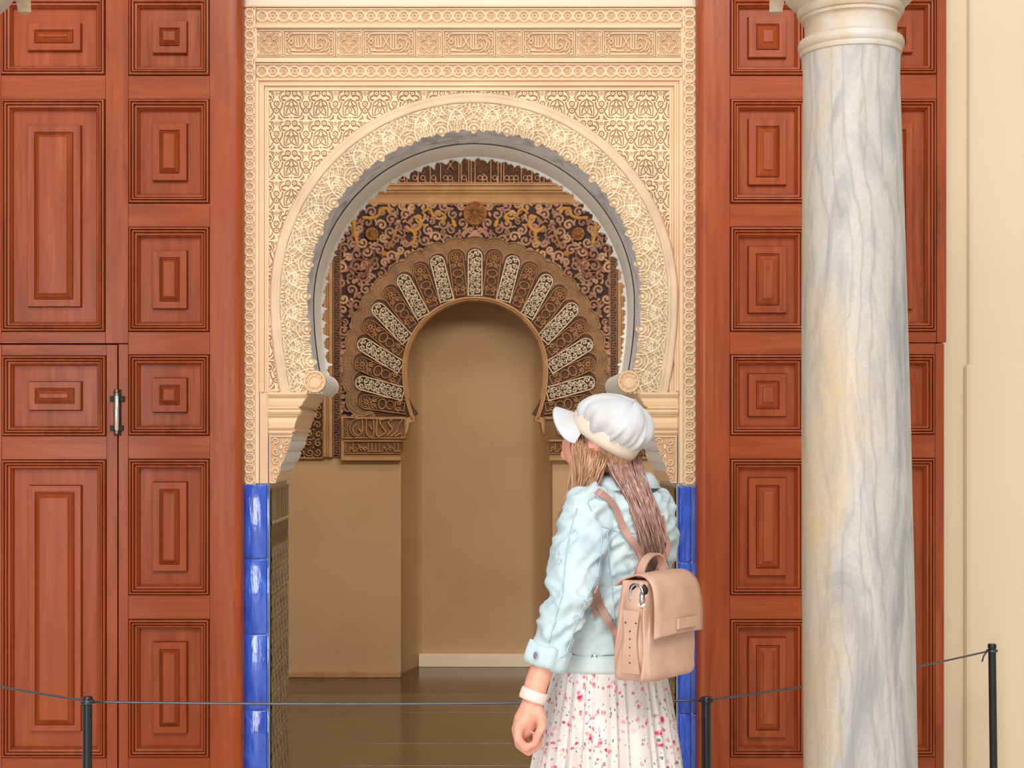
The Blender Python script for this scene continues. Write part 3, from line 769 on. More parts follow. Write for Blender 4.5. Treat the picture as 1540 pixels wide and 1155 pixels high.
# imposts and brackets carrying the arch
prof = [(403, 588.5), (466, 588.5), (463, 597), (455, 609), (453, 611), (449, 612.5), (449, 614), (453, 616), (454.5, 619.5), (453, 623), (448.5, 625.5), (448, 628), (446, 634), (443, 641), (442, 644), (444, 645), (444, 648), (441, 650), (441, 655), (405, 656)]
for sg in (-1, 1):
    fx = (lambda q: q) if sg < 0 else (lambda q: 2*711.5-q)
    ip = empty('impost', P(fx(425), 590, DW), None)
    ip.parent = sur; ip.matrix_parent_inverse = WM(sur).inverted()
    pl = [(X(fx(a)), Z(b)) for a, b in prof]
    MB().extrude_y(pl, DW-.012, DB).build('impost_block', M['stucco_plain'], ip, auto=25)
    for (ya, yb, xa_, xb_, h_) in ((590, 597, 463, 462.5, .040), (597, 610, 461.5, 454, .022), (613, 616, 450, 452.5, .026), (616, 623.5, 453.8, 453, .038), (623.5, 626.5, 451, 448.5, .028), (628, 641, 447.5, 443.5, .018), (641, 645.5, 443.5, 444.2, .030), (648, 653, 441, 441, .024)):
        v = []
        for (yy, xx, hh) in ((ya, xa_, h_*.75), ((ya+yb)/2, (xa_+xb_)/2, h_), (yb, xb_, h_*.7)):
            v += [P(fx(405), yy, DW, hh), P(fx(xx), yy, DW, hh), P(fx(405), yy, DW, 0), P(fx(xx), yy, DW, 0)]
        obj('impost_moulding', v, [[0, 1, 5, 4], [4, 5, 9, 8], [1, 3, 7, 5], [5, 7, 11, 9], [0, 2, 3, 1], [8, 9, 11, 10], [0, 4, 6, 2], [4, 8, 10, 6]], M['stucco_plain'], ip)
    # carved plate below the mouldings, the bracket curves away under it
    c = Canvas(-18, -36, 18, 36, .55, (214, 172, 132)); Tq = .010
    c.rect(-16.5, -34.5, 16.5, 34.5, 1.4, Tq, CT)
    rnd = random.Random(3)
    for y in (-26, -12, 2, 16, 28):
        for x_, d_ in ((-8, 1), (8, -1)):
            c.stroke(spiral(x_, y+rnd.uniform(-2, 2), 5.5, 1.2, rnd.uniform(0, 6), d_), 1.3, Tq, CT)
        c.disc(0, y+7, 2.8, Tq*.9, CT, ry=4.5)
    edge = lambda v_: np.interp(v_, [-36, -28, -8, 4, 8, 20, 26, 36], [17, 15, 8, 3, 0, -2, -5, -8])
    if sg < 0: c.mask = c.U < edge(c.V)
    else: c.mask = -c.U < edge(c.V)
    o = link('carved_plate', c.mesh('carved_plate', local_map(KW), M['stucco']), ip); o.location = P(fx(423), 691, DW-.020)
    # muqarnas bracket: stacked scalloped tiers, each a piece
    tiers = [(652, 664, 441, 437), (664, 680, 437, 428), (680, 697, 429, 424), (697, 710, 421, 418), (710, 727, 416, 411)]
    for ti, (y0, y1, xa, xb) in enumerate(tiers):
        v = []; f = []; ny = 6; nd = 34
        d0, d1 = DW-.008, DB
        for j in range(ny+1):
            t = j/ny; yy = y0+(y1-y0)*t
            xx = xa+(xb-xa)*(t**2.2)
            for i in range(nd+1):
                q = i/nd; dd = d0+(d1-d0)*q
                flute = (abs(math.sin(q*PI*(9 if ti % 2 else 7)))**.6)*(2.6 if ti in (1, 2) else .8)*(1-t*.3)
                v.append(((fx(xx-2.6+flute)-VX)*KW, dd, EYE-(yy-VY)*KW))
        for j in range(ny):
            for i in range(nd):
                a = j*(nd+1)+i; f.append([a, a+1, a+nd+2, a+nd+1])
        b = len(v); top = [i for i in range(nd+1)]; bot = [ny*(nd+1)+i for i in range(nd+1)]
        v += [((fx(405)-VX)*KW, d0, EYE-(y0-VY)*KW), ((fx(405)-VX)*KW, d1, EYE-(y0-VY)*KW), ((fx(405)-VX)*KW, d0, EYE-(y1-VY)*KW), ((fx(405)-VX)*KW, d1, EYE-(y1-VY)*KW)]
        f.append(top+[b+1, b]); f.append(bot[::-1]+[b+2, b+3]); f.append([j*(nd+1) for j in range(ny+1)][::-1]+[b, b+2]); f.append([j*(nd+1)+nd for j in range(ny+1)]+[b+3, b+1])
        obj('bracket_tier', v, f, M['soffit_pale'] if ti < 4 else M['stucco_plain'], ip, False)
    # plain pier strip between border and impost
    MB().box(*sorted((X(fx(391)), X(fx(404))))[:1], DW-.010, Z(727), sorted((X(fx(391)), X(fx(404))))[1], DW+.01, Z(590), .002).build('pier_strip', M['stucco_pink'], ip)

# ------------------------------------------------------------------ blue tiled jambs
def tiles(name, label, spec, joints):
    t = empty(name, P((spec[0][0]+spec[-1][1])/2, 1000, DW), label, 'tiles')
    MB().box(X(spec[0][0]-.5), DW-.004, 0, X(spec[-1][1]+.3), DW+.01, Z(727)).build('grout_bed', M['grout'], t)
    for (a, b, h) in spec:
        for y0, y1 in zip(joints[:-1], joints[1:]):
            me = MB().box(X(a)+.0006, DW-h, Z(y1)+.0009, X(b)-.0006, DW-.002, Z(y0)-.0009, .004)
            o = me.build('glazed_tile', M['tile'], t); sharpen(o.data, 60)
            o.rotation_euler = (0, 0, 0)
    return t
tiles('tile_pilaster', 'blue glazed tile pilaster at the left jamb, paler with glare', [(367, 402.4, .012), (402.9, 405.3, .016)], [728, 840, 953, 1067, 1180, 1292])
tiles('tile_pilaster', 'deep blue glazed tile pilaster at the right jamb behind the backpack', [(1018, 1020.2, .016), (1020.6, 1040, .012), (1040.6, 1049, .014)], [731, 845, 959, 1073, 1186, 1292])
# mosaic dado on the inner faces of the jambs
for sg in (-1, 1):
    c = Canvas(0, 0, 1.2, 1.5, 1, (96, 78, 56))
    c = Canvas(0.0, 0.0, DB-DW-.02, Z(733), .006, (84, 68, 50)); L = (196, 174, 138); K = (60, 46, 34)
    zt = Z(733); W_ = DB-DW-.02
    c.stroke([(0, zt-.006), (W_, zt-.006)], .012, .004, (150, 122, 86))
    for i in range(9):
        u = W_*(i+.5)/9
        c.stroke([(u, zt-.11), (u, zt-.025)], .018, .004, (158, 136, 102), soft=.006)
        c.stroke([(u+W_/18, zt-.12), (u+W_/18, zt-.02)], .013, -.004, (40, 30, 22), cut=True, soft=.006)
    c.stroke([(0, zt-.13), (W_, zt-.13)], .008, .004, L); c.stroke([(0, zt-.19), (W_, zt-.19)], .012, -.002, K, cut=True)
    for i in range(-3, 9):
        for j in range(13):
            u, z_ = i*.088+.044*(j % 2), zt-.26-j*.088
            c.ring(u, z_, .036, .006, .003, L); c.stroke([(u-.044, z_-.044), (u+.044, z_+.044)], .006, .003, L); c.stroke([(u-.044, z_+.044), (u+.044, z_-.044)], .005, .003, (150, 124, 90))
            c.disc(u, z_, .012, .003, (90, 110, 96))
    xj = X(405)+.001 if sg < 0 else X(1018)-.001
    mp = (lambda U, V, H: (xj+(H+.004)*(1 if sg < 0 else -1), DW+.012+U, V))
    me = c.mesh('mosaic_dado', mp, M['mosaic'])
    if sg > 0: me.flip_normals()
    o = link('mosaic_dado', me)
    tag(o, 'brown interlace mosaic dado lining the %s' % ('left jamb beside the pale blue tiles' if sg < 0 else 'right jamb beside the deep blue tiles'), 'mosaic')
    o.parent = None

# ------------------------------------------------------------------ mihrab wall
mc = 714.5; MY = 556.0
def hs(R, a0=-135, a1=135, n=61):
    out = []
    for t in np.linspace(a0, a1, n):
        r_ = math.radians(t)
        if abs(t) <= 90: out.append((mc+R*math.sin(r_), MY-R*math.cos(r_)))
        else:
            dy = (abs(t)-90)/43*76; x_ = R*math.sqrt(1-(dy/150)**2); out.append((mc+math.copysign(x_, t), MY+dy))
    return out
def XM(px): return (px-VX)*KM
def ZM(py): return EYE-(py-VY)*KM
hl = hs(104, -133, 133)
poly = [(-2.1, 0), (-2.1, 4.1), (2.1, 4.1), (2.1, 0), (XM(831), 0), (XM(831), ZM(hl[-1][1]))]+[(XM(a), ZM(b)) for a, b in hl[::-1]]+[(XM(603), ZM(hl[0][1])), (XM(603), 0)]
o = MB().extrude_y(poly, DM, DM+.12).build('wall_back', M['room']); tag(o, 'tan plastered back wall of the inner room', kind='structure')
# niche behind
plan = [(XM(560), DM+.12), (XM(603), DM+.12), (XM(603), DM+.16), (XM(634), DM+.50), (XM(800), DM+.50), (XM(831), DM+.16), (XM(831), DM+.12), (XM(875), DM+.12)]
plan = plan[1:-1]
zt = ZM(430); n = len(plan)
cv = []
for i in range(n-1):
    pass
pts = [plan[0]]+[(XM(603)+(XM(634)-XM(603))*t, DM+.16+.34*math.sin(t*PI/2)) for t in np.linspace(0, 1, 8)]+[(XM(800)+(XM(831)-XM(800))*t, DM+.16+.34*math.cos(t*PI/2)) for t in np.linspace(0, 1, 8)]+[plan[-1]]
n = len(pts)
v = [(a, b, 0) for a, b in pts]+[(a, b, zt) for a, b in pts]+[(a, b, zt) for a, b in pts]
f = [[i, i+1, n+i+1, n+i] for i in range(n-1)]+[list(range(n, 2*n))]
o = obj('wall_niche', v[:2*n], f, M['room'], None, False); sharpen(o.data, 50); tag(o, 'smooth curved back of the prayer niche', kind='structure')
o = MB().box(XM(626), DM+.43, 0, XM(806), DM+.50, ZM(999)-.0, .004).build('baseboard_niche', m_plaster('lit_skirting', (250, 240, 216), (244, 230, 204), 5, .1)); tag(o, 'stone skirting at the foot of the niche, light painted into its pale colour', kind='structure')  # light falling on the skirting is put into its pale cream colour
for i, (a, b) in enumerate(((-2.1, XM(603)), (XM(831), 2.1))):
    o = MB().box(a, DM-.03, 0, b, DM+.01, .035, .004).build('baseboard_room', M['mihrab_plain']); tag(o, kind='structure')

mih = empty('mihrab', (0, DM, ZM(500)), 'brown and white carved horseshoe niche front in the room beyond', 'niche')
BK, BT, WT, GD = (64, 40, 42), (172, 132, 104), (236, 222, 198), (186, 134, 58)
MMAP = plane_map(DM-.004)
# voussoirs
def vous(white):
    L_, Wd = 74.0, 22.5
    hw = Wd/2
    c = Canvas(-hw, 0, hw, L_, .55, (46, 36, 30) if white else (126, 86, 58)); Tq = .022
    fg = WT if white else (190, 148, 106)
    rnd = random.Random(11 if white else 5)
    if white:
        c.stroke([(-hw+1, 0), (-hw+1, L_-hw)], 1.5, Tq, fg); c.stroke([(hw-1, 0), (hw-1, L_-hw)], 1.5, Tq, fg); c.stroke([(-hw, 1), (hw, 1)], 1.3, Tq, fg)
        c.stroke([((hw-1)*math.cos(t), L_-hw+(hw-1)*math.sin(t)) for t in np.linspace(0, PI, 16)], 1.5, Tq, fg)
        ys = np.arange(7, L_-6, 8.2)
        for i, y in enumerate(ys):
            for sx in (-1, 1):
                c.stroke(spiral(sx*4.3, y+sx*1.6, 3.9, 1.1, rnd.uniform(0, 6.3), sx), 1.25, Tq, fg)
            if i % 2: c.disc(0, y+4, 1.9, Tq, fg, ry=3.2)
            c.stroke([(-8, y+4), (-3, y+1), (3, y+5), (8, y+3)], 1.0, Tq*.9, fg)
    else:
        c.stroke([(-hw+.8, 0), (-hw+.8, L_-hw)], 1.1, Tq, fg); c.stroke([(hw-.8, 0), (hw-.8, L_-hw)], 1.1, Tq, fg)
        c.stroke([((hw-1)*math.cos(t), L_-hw+(hw-1)*math.sin(t)) for t in np.linspace(0, PI, 16)], 1.2, Tq, fg)
        c.ring(0, L_-hw, 7.5, .9, Tq*.9, fg); 
        for k in range(8):
            a = k*PI/4; c.stroke([(2*math.cos(a), L_-hw+2*math.sin(a)), (5.5*math.cos(a), L_-hw+5.5*math.sin(a))], 1.2, Tq*.9, fg)
        c.ring(0, 38, 7.5, 1.0, Tq*.8, fg, ry=5.5); c.ring(0, 26, 6, 1.0, Tq*.8, fg, ry=6)
        for y in (12, 50):
            for sx in (-1, 1): c.stroke(spiral(sx*4.2, y, 4, 1.1, 0 if sx > 0 else PI, sx), 1.3, Tq*.9, fg)
        c.rect(-6, 4, 6, 18, .9, Tq*.8, fg); c.stroke([(-8, 45), (0, 56), (8, 45)], .9, Tq*.8, fg)
    cap = (c.V-(L_-hw) > 0) & (np.hypot(c.U, c.V-(L_-hw)) > hw+.01)
    c.mask = ~cap
    def mp(U, V, H): return U*KM, -H-.006, V*KM
    me = c.mesh('voussoir', mp, M['mihrab']); me.flip_normals(); return me
vm = {True: vous(True), False: vous(False)}
CTc = (mc, MY)
vo_pts = []
for k in range(-11, 12):
    ao, ai = math.radians(9.55*k), math.radians(11.1*k)
    po = (mc+181*math.sin(ao), MY-181*math.cos(ao)); pi_ = (hs(110.5, math.degrees(ai), math.degrees(ai), 1)[0])
    L_ = math.hypot(po[0]-pi_[0], po[1]-pi_[1])
    ang = math.atan2(po[0]-pi_[0], -(po[1]-pi_[1]))
    o = link('voussoir', vm[k % 2 == 0], mih)
    o.location = P(pi_[0], pi_[1], DM-.006); o.rotation_euler = (0, ang, 0); o.scale = (1, 1, L_/74)
    o['label'] = 'white openwork voussoir' if k % 2 == 0 else 'brown carved voussoir'
    vo_pts.append(po)
# scalloped band behind and around the voussoirs (polar relief)
def bandf():
    c = Canvas(-130, 106, 130, 212, 1, (120, 92, 66)); c.u = np.linspace(-128, 128, 760); c.v = np.linspace(106, 214, 130); c.U, c.V = np.meshgrid(c.u, c.v)
    c.res = .8; c.H = np.zeros(c.U.shape); c.C = np.tile(np.array(lin((152, 118, 86))), (*c.U.shape, 1))
    x = mc+c.V*np.sin(np.radians(c.U)); y = MY-c.V*np.cos(np.radians(c.U))
    d = np.full(x.shape, 1e9); d2 = d.copy()
    for k in range(-11, 12):
        a = math.radians(9.55*k); px, py = mc+170*math.sin(a), MY-170*math.cos(a)
        d = np.minimum(d, np.hypot(x-px, y-py))
        d2 = np.minimum(d2, np.hypot(x-(mc+176*math.sin(a)), y-(MY-176*math.cos(a))))
    inside = (d2 < 25.5) | (c.V < 184)
    ridge = lambda r, w_, h: np.where(c.V > 168, h*np.clip(1-np.abs((d if r < 16 else d2)-r)/w_, 0, 1), 0)
    c.H = .004+.003*np.sin(c.U*1.9)**2*np.sin(d*.5)**2
    for r, w_, h in ((14.2, 1.5, .020), (24.0, 1.7, .032), (20.4, 1.1, .018)):
        q = ridge(r, w_, h); c.H = np.maximum(c.H, q)
        m_ = q > .006; c.C[m_] = np.array(lin((182, 144, 104)))
    c.C[(d < 13) | (c.V < 165)] = np.array(lin((96, 62, 40)))
    c.mask = inside & (y < 627) & (c.V > 107)
    def mp(U, V, H):
        xx = mc+V*np.sin(np.radians(U)); yy = MY-V*np.cos(np.radians(U)); k = DM/F
        return (xx-VX)*k, DM-.008-H, EYE-(yy-VY)*k
    return link('scalloped_band', c.mesh('scalloped_band', mp, M['mihrab']), mih)
bandf()
# slim rings lining the horseshoe
for R, d0, d1, r in ((108.5, -.03, 0, 1.9), (105.5, -.018, 0, 1.6), (103.5, .012, 0, 1.6)):
    MB().tube([P(a, b, DM+d0) for a, b in hs(R, -132, 132, 90)], r*KM, 8, flat=1.0).build('arch_ring', M['mihrab_plain'], mih, True)
MB().tube([P(a, b, DM+.10) for a, b in hs(103, -132, 132, 90)], 1.6*KM, 8).build('arch_ring', M['mihrab_plain'], mih, True)
# spandrel with scrolls
c = Canvas(512, 306, 917, 628, .72, BK); rnd = random.Random(21); Tq = .026
tones = [(176, 138, 116), (190, 152, 124), (160, 120, 102), (200, 164, 134)]
placed = []
def okp(x, y, r):
    if math.hypot(x-mc, y-MY) < 193: return False
    return all(math.hypot(x-a, y-b) > (r+q)*.80 for a, b, q in placed)
for (x, y, r) in ((mc, 322, 20), (560, 353, 12), (2*mc-560, 353, 12)): placed.append((x, y, r))
for rr_ in (9.5, 7.5, 6, 4.6, 3.4, 2.4, 1.8):
    for _ in range(1100):
        x, y = rnd.uniform(512, mc), rnd.uniform(306, 628)
        if okp(x, y, rr_): placed.append((x, y, rr_)); placed.append((2*mc-x, y, rr_))
base_pl = placed[3:]
for i in range(0, len(base_pl), 2):
    x, y, r = base_pl[i]; a0 = rnd.uniform(0, 6.28); d_ = rnd.choice((-1, 1)); tn = rnd.choice(tones)
    big = r > 7
    for s in (0, 1):
        X_ = x if s == 0 else 2*mc-x; aa = a0 if s == 0 else PI-a0; dd = d_ if s == 0 else -d_
        if r > 4: c.stroke(spiral(X_, y, r*.88, 1.2, aa, dd, 12), 2.3 if big else 1.75, Tq, tn, soft=.8); c.disc(X_, y, r*.22, Tq, tn, soft=.8)
        else: c.disc(X_, y, r*.85, Tq*.85, tn, soft=1.0)
        # leaf tail leaving the scroll
        ex, ey = X_+math.cos(aa)*r*.86, y+math.sin(aa)*r*.86
        c.stroke([(ex, ey), (ex-dd*math.sin(aa)*r*.9+math.cos(aa)*2.5, ey+dd*math.cos(aa)*r*.9+math.sin(aa)*2.5)], 1.9, Tq*.85, tn, soft=.8)
gold = [([(547, 328), (560, 328.5), (569, 325), (573, 318), (582, 314), (586, 320)], 2.3), ([(636, 321), (642, 316), (648, 317), (652, 326), (661.5, 321), (670, 327), (664, 335)], 2.0),
        ([(624, 327), (632, 330), (632, 341), (622, 348), (612, 343)], 2.4), ([(622, 348), (624, 356), (622, 367)], 2.2), ([(533, 334), (534, 348), (538, 366)], 2.4), ([(682, 334), (684, 340)], 2.6)]
for pts_, wd in gold:
    for s in (0, 1):
        q = [(a if s == 0 else 2*mc-a, b) for a, b, in pts_]
        c.stroke([tuple(t[:2]) for t in curve([(a, b, 0) for a, b in q], 6)], wd*1.35, Tq*1.25, (198, 148, 66), soft=.9)
for s in (0, 1):
    fx = (lambda a: a) if s == 0 else (lambda a: 2*mc-a)
    c.stroke([(fx(595), 346), (fx(591), 360), (fx(585), 374)], 3.0, Tq*1.2, (176, 130, 66)); c.disc(fx(577), 382, 7, Tq*1.2, (168, 122, 66), ry=6)
    c.ring(fx(554), 383, 9, 2.4, Tq*1.15, (138, 92, 76)); c.ring(fx(539), 404, 13, 2.8, Tq*1.15, (138, 92, 76)); c.stroke(spiral(fx(539), 404, 8, 1.2, 1, 1), 1.8, Tq*1.1, (150, 104, 84))
    c.stroke([(fx(563), 390), (fx(556), 402), (fx(552), 416)], 2.8, Tq*1.15, (138, 92, 76)); c.ring(fx(602), 352, 6.5, 1.8, Tq*1.15, (168, 130, 106))
c.stroke([(513, 306), (513, 628)], 1.6, Tq, (160, 120, 92)); c.stroke([(916, 306), (916, 628)], 1.6, Tq, (160, 120, 92)); c.stroke([(512, 307.5), (917, 307.5)], 1.6, Tq, (184, 144, 100))
dm = np.full(c.U.shape, 1e9)
for k in range(-11, 12):
    a = math.radians(9.55*k); dm = np.minimum(dm, np.hypot(c.U-(mc+176*math.sin(a)), c.V-(MY-176*math.cos(a))))
c.mask = (dm > 23.5) & (np.hypot(c.U-mc, c.V-MY) > 184)
link('scroll_spandrel', c.mesh('scroll_spandrel', MMAP, M['mihrab']), mih)['label'] = 'dark spandrel carved with scrolls and gilded tendrils'
# shell rosettes
def shell(px, py, r, n, par=mih):
    v = [P(px, py, DM, .045)]; f = []; nr = 5; na = n*8
    prof = [(.25, .050), (.5, .034), (.8, .030), (.9, .048), (1.0, .046), (1.04, .0)]
    for rr_, h in prof:
        for i in range(na):
            a = 2*PI*i/na; hh = h+(.012*abs(math.sin(n*a/2)) if rr_ < .85 else 0)
            v.append(P(px+r*rr_*math.cos(a), py+r*rr_*math.sin(a), DM, hh))
    for i in range(na): f.append([0, 1+i, 1+(i+1) % na])
    for j in range(len(prof)-1):
        for i in range(na): f.append([1+j*na+i, 1+(j+1)*na+i, 1+(j+1)*na+(i+1) % na, 1+j*na+(i+1) % na])
    o = obj('shell_rosette', v, f, M['gilt'], par, True); return o
m = Mat('worn_gilding', (150, 100, 48), .6); n1 = m.noise(m.coord(), 30, 4); m.color(m.ramp(n1, [(.3, (110, 66, 34)), (.6, (156, 106, 56)), (.8, (184, 140, 84))])); M['gilt'] = m.m
shell(mc, 322, 17.5, 11); shell(560, 353, 9.5, 8); shell(2*mc-560, 353, 9.5, 8)
# side mouldings and narrow carved strips of the rectangular frame
def mbox(name, x0, y0, x1, y1, h, mat=None, bev=.006, par=mih):
    return MB().box(XM(x0), DM-h, ZM(y1), XM(x1), DM+.005, ZM(y0), bev).build(name, mat or M['mihrab_plain'], par)
def strip_relief(name, x0, y0, x1, y1, draw, ground=BK, res=.75, par=mih, h=.0):
    c = Canvas(x0, y0, x1, y1, res, ground); draw(c)
    return link(name, c.mesh(name, plane_map(DM-.004-h), M['mihrab']), par)
for s in (0, 1):
    g = (lambda a, b: (a, b)) if s == 0 else (lambda a, b: (2*mc-b, 2*mc-a))
    a, b = g(487, 491.5); mbox('frame_moulding', a, 300, b, 688, .05)
    a, b = g(491.5, 495); mbox('frame_moulding', a, 300, b, 688, .03)
    a, b = g(495, 500.5); mbox('frame_moulding', a, 300, b, 688, .042)
    a, b = g(500.5, 512)
    def dr_(c, a=a, b=b):
        m_ = (a+b)/2
        c.stroke([(a+1, 300), (a+1, 688)], 1.2, .02, (168, 128, 100)); c.stroke([(b-1, 300), (b-1, 688)], 1.2, .02, (168, 128, 100))
        y = 304
        while y < 684:
            c.stroke([(m_-2.8, y), (m_+2.6, y), (m_+2.6, y+4), (m_-1, y+4), (m_-1, y+8), (m_+3, y+8)], 1.0, .016, (160, 122, 98)); y += 11.5
    strip_relief('carved_strip', a, 300, b, 688, dr_, (104, 74, 58))
    # openwork panels outside the frame
    a, b = g(432, 487)
    def dr2(c, a=a, b=b):
        rnd = random.Random(8)
        c.rect(a+1, 470, b-1, 690, 1.6, .024, (190, 152, 108))
        for yy in np.arange(478, 690, 13.5):
            for q, xx in enumerate(np.arange(a+6, b, 13.5)):
                c.stroke(spiral(xx+rnd.uniform(-1, 1), yy+rnd.uniform(-1, 1), 5.8, 1.2, rnd.uniform(0, 6), rnd.choice((-1, 1))), 1.5, .022, (186, 148, 104))
                c.disc(xx+6.5, yy+6.5, 2, .02, (182, 144, 100))
        c.stroke([(a, 689), (b, 689)], 2, .026, (186, 148, 104))
    strip_relief('openwork_panel', a, 468, b, 691, dr2, (92, 66, 40))
    a, b = g(436, 487)
    def dr3(c, a=a, b=b):
        rnd = random.Random(9)
        for yy in np.arange(380, 462, 13.5):
            c.stroke(spiral((a+b)/2+18*(1 if s == 0 else -1), yy, 5.8, 1.2, rnd.uniform(0, 6), 1), 1.5, .02, (186, 158, 110))
    strip_relief('openwork_panel', a, 376, b, 467, dr3, (196, 168, 122))
    # impost block with two inscriptions
    q = (lambda x_: x_) if s == 0 else (lambda x_: 2*mc-x_)
    ipb = empty('inscribed_impost', P(q(560), 690, DM)); ipb.parent = mih; ipb.matrix_parent_inverse = WM(mih).inverted()
    pf = [(514, 627), (611, 627), (611, 640), (606, 645), (603.5, 653), (603, 660), (603.5, 692), (514, 692)]
    MB().extrude_y([(XM(q(x_)), ZM(y_)) for x_, y_ in pf], DM-.055, DM+.01).build('impost_block', M['mihrab_plain'], ipb)
    MB().extrude_y([(XM(q(x_)), ZM(y_)) for x_, y_ in [(600, 640), (617, 626), (624, 626), (625, 633), (616, 636), (613, 650), (606, 659), (600, 660)]], DM-.03, DM+.12).build('corbel', M['mihrab_plain'], ipb)
    def tx1(c):
        Lc = (190, 150, 106)
        c.rect(515.5, 628.5, 609, 659, 1.4, .02, Lc)
        c.stroke([tuple(t[:2]) for t in curve([(q(609), 630, 0), (q(560), 630, 0), (q(535), 631, 0), (q(526), 643, 0), (q(532), 655, 0), (q(545), 659, 0)], 5)], 1.2, .02, Lc)
        W2 = lambda pts_: [tuple(t[:2]) for t in curve([(x_ if s == 0 else x_-515+821, y_, 0) for x_, y_ in pts_], 4)]
        for pts_ in ([(545, 632), (545, 648), (540, 655), (533, 652), (531, 644), (536, 639)], [(551, 631), (551, 650), (556, 657), (562, 654), (562, 632)], [(567, 631), (566, 652), (570, 657)], [(572, 656), (580, 650), (574, 641), (571, 632), (577, 631)], [(582, 655), (590, 646), (584, 636), (590, 631)],
                     [(588, 656), (596, 650), (600, 640), (605, 632)], [(540, 646), (544, 650)], [(556, 640), (559, 646)], [(594, 656), (603, 652)]):
            c.stroke(W2(pts_), 1.5, .022, (200, 160, 114))
        for k in range(5): c.ring(q(520.5), 633+k*5.4, 2, .8, .018, Lc)
    lo, hi = (515, 610) if s == 0 else (2*mc-610, 2*mc-515)
    def sh(c):
        tx1(c); c.mask = np.ones(c.U.shape, bool)
    strip_relief('inscription_panel', lo, 628, hi, 661, (lambda c: (tx1(c))) if s == 0 else (lambda c: tx1(c)), (138, 100, 66), .6, ipb, .052)
    def tx2(c):
        Lc = (186, 146, 102); c.rect(lo+1, 664, hi-4, 682, 1.1, .016, Lc)
        x_ = lo+5; rnd = random.Random(4)
        while x_ < hi-8:
            k = rnd.choice((0, 1, 2))
            if k == 0: c.stroke([(x_, 667), (x_, 679), (x_+5, 679)], 1.1, .016, Lc)
            elif k == 1: c.stroke(spiral(x_+2, 675, 3.4, 1.0, 2, 1), 1.1, .016, Lc)
            else: c.stroke([(x_-1, 679), (x_+4, 672), (x_+1, 668)], 1.1, .016, Lc)
            x_ += 5.6
    strip_relief('inscription_panel', lo+3, 663, hi-4, 683, tx2, (124, 86, 54), .6, ipb, .053)
# cornice and kufic frieze above
for (y0, y1, h) in ((277.5, 281, .05), (281, 284.5, .035), (284.5, 288, .06), (288, 291, .045)):
    mbox('cornice_moulding', 487, y0, 942, y1, h, None, .004)
# sandy cove below the mouldings
v = []; f = []
for i, (y, h) in enumerate(((291, .045), (294, .026), (299, .014), (303, .012), (303.4, .03), (306.4, .03), (306.6, 0))):
    v += [P(487, y, DM, h), P(942, y, DM, h)]
f = [[2*i, 2*i+1, 2*i+3, 2*i+2] for i in range(6)]
obj('cornice_cove', v, f, M['mihrab_plain'], mih)
def kufic(c):
    Lc = (206, 166, 132); rnd = random.Random(2)
    for x in np.arange(560, 870, 9.5):
        for y in (244, 256):
            c.stroke(spiral(x+rnd.uniform(-2, 2), y+rnd.uniform(-3, 3), 4.3, 1.1, rnd.uniform(0, 6), rnd.choice((-1, 1))), 1.2, .014, (138, 98, 74))
    c.stroke([(540, 275.5), (890, 275.5)], 1.5, .026, Lc)
    for x in (600, 612, 629, 647, 662.5, 690, 693.6, 705, 708.6, 714.5, 738, 749, 753.5, 757.5, 784, 800, 818): c.stroke([(x, 230), (x, 275)], 1.15, .028, Lc); c.stroke([(x-1.5, 232), (x+1.5, 232)], 1.2, .028, Lc)
    for x in (592, 605, 624, 636, 652, 670, 677, 698, 722, 729, 744, 762, 769, 776, 790, 796, 808, 824):
        c.ring(x, 268, 3.2, 1.1, .026, Lc); c.stroke([(x+3, 268), (x+4, 274)], 1.2, .026, Lc)
    c.stroke([(672, 242), (682, 256)], 1.2, .028, Lc); c.stroke([(682, 242), (672, 256)], 1.2, .028, Lc)
    c.stroke([(726, 262), (733, 268), (728, 272)], 1.2, .028, Lc)
strip_relief('kufic_frieze', 540, 205, 890, 278, kufic, (84, 50, 36), .65)

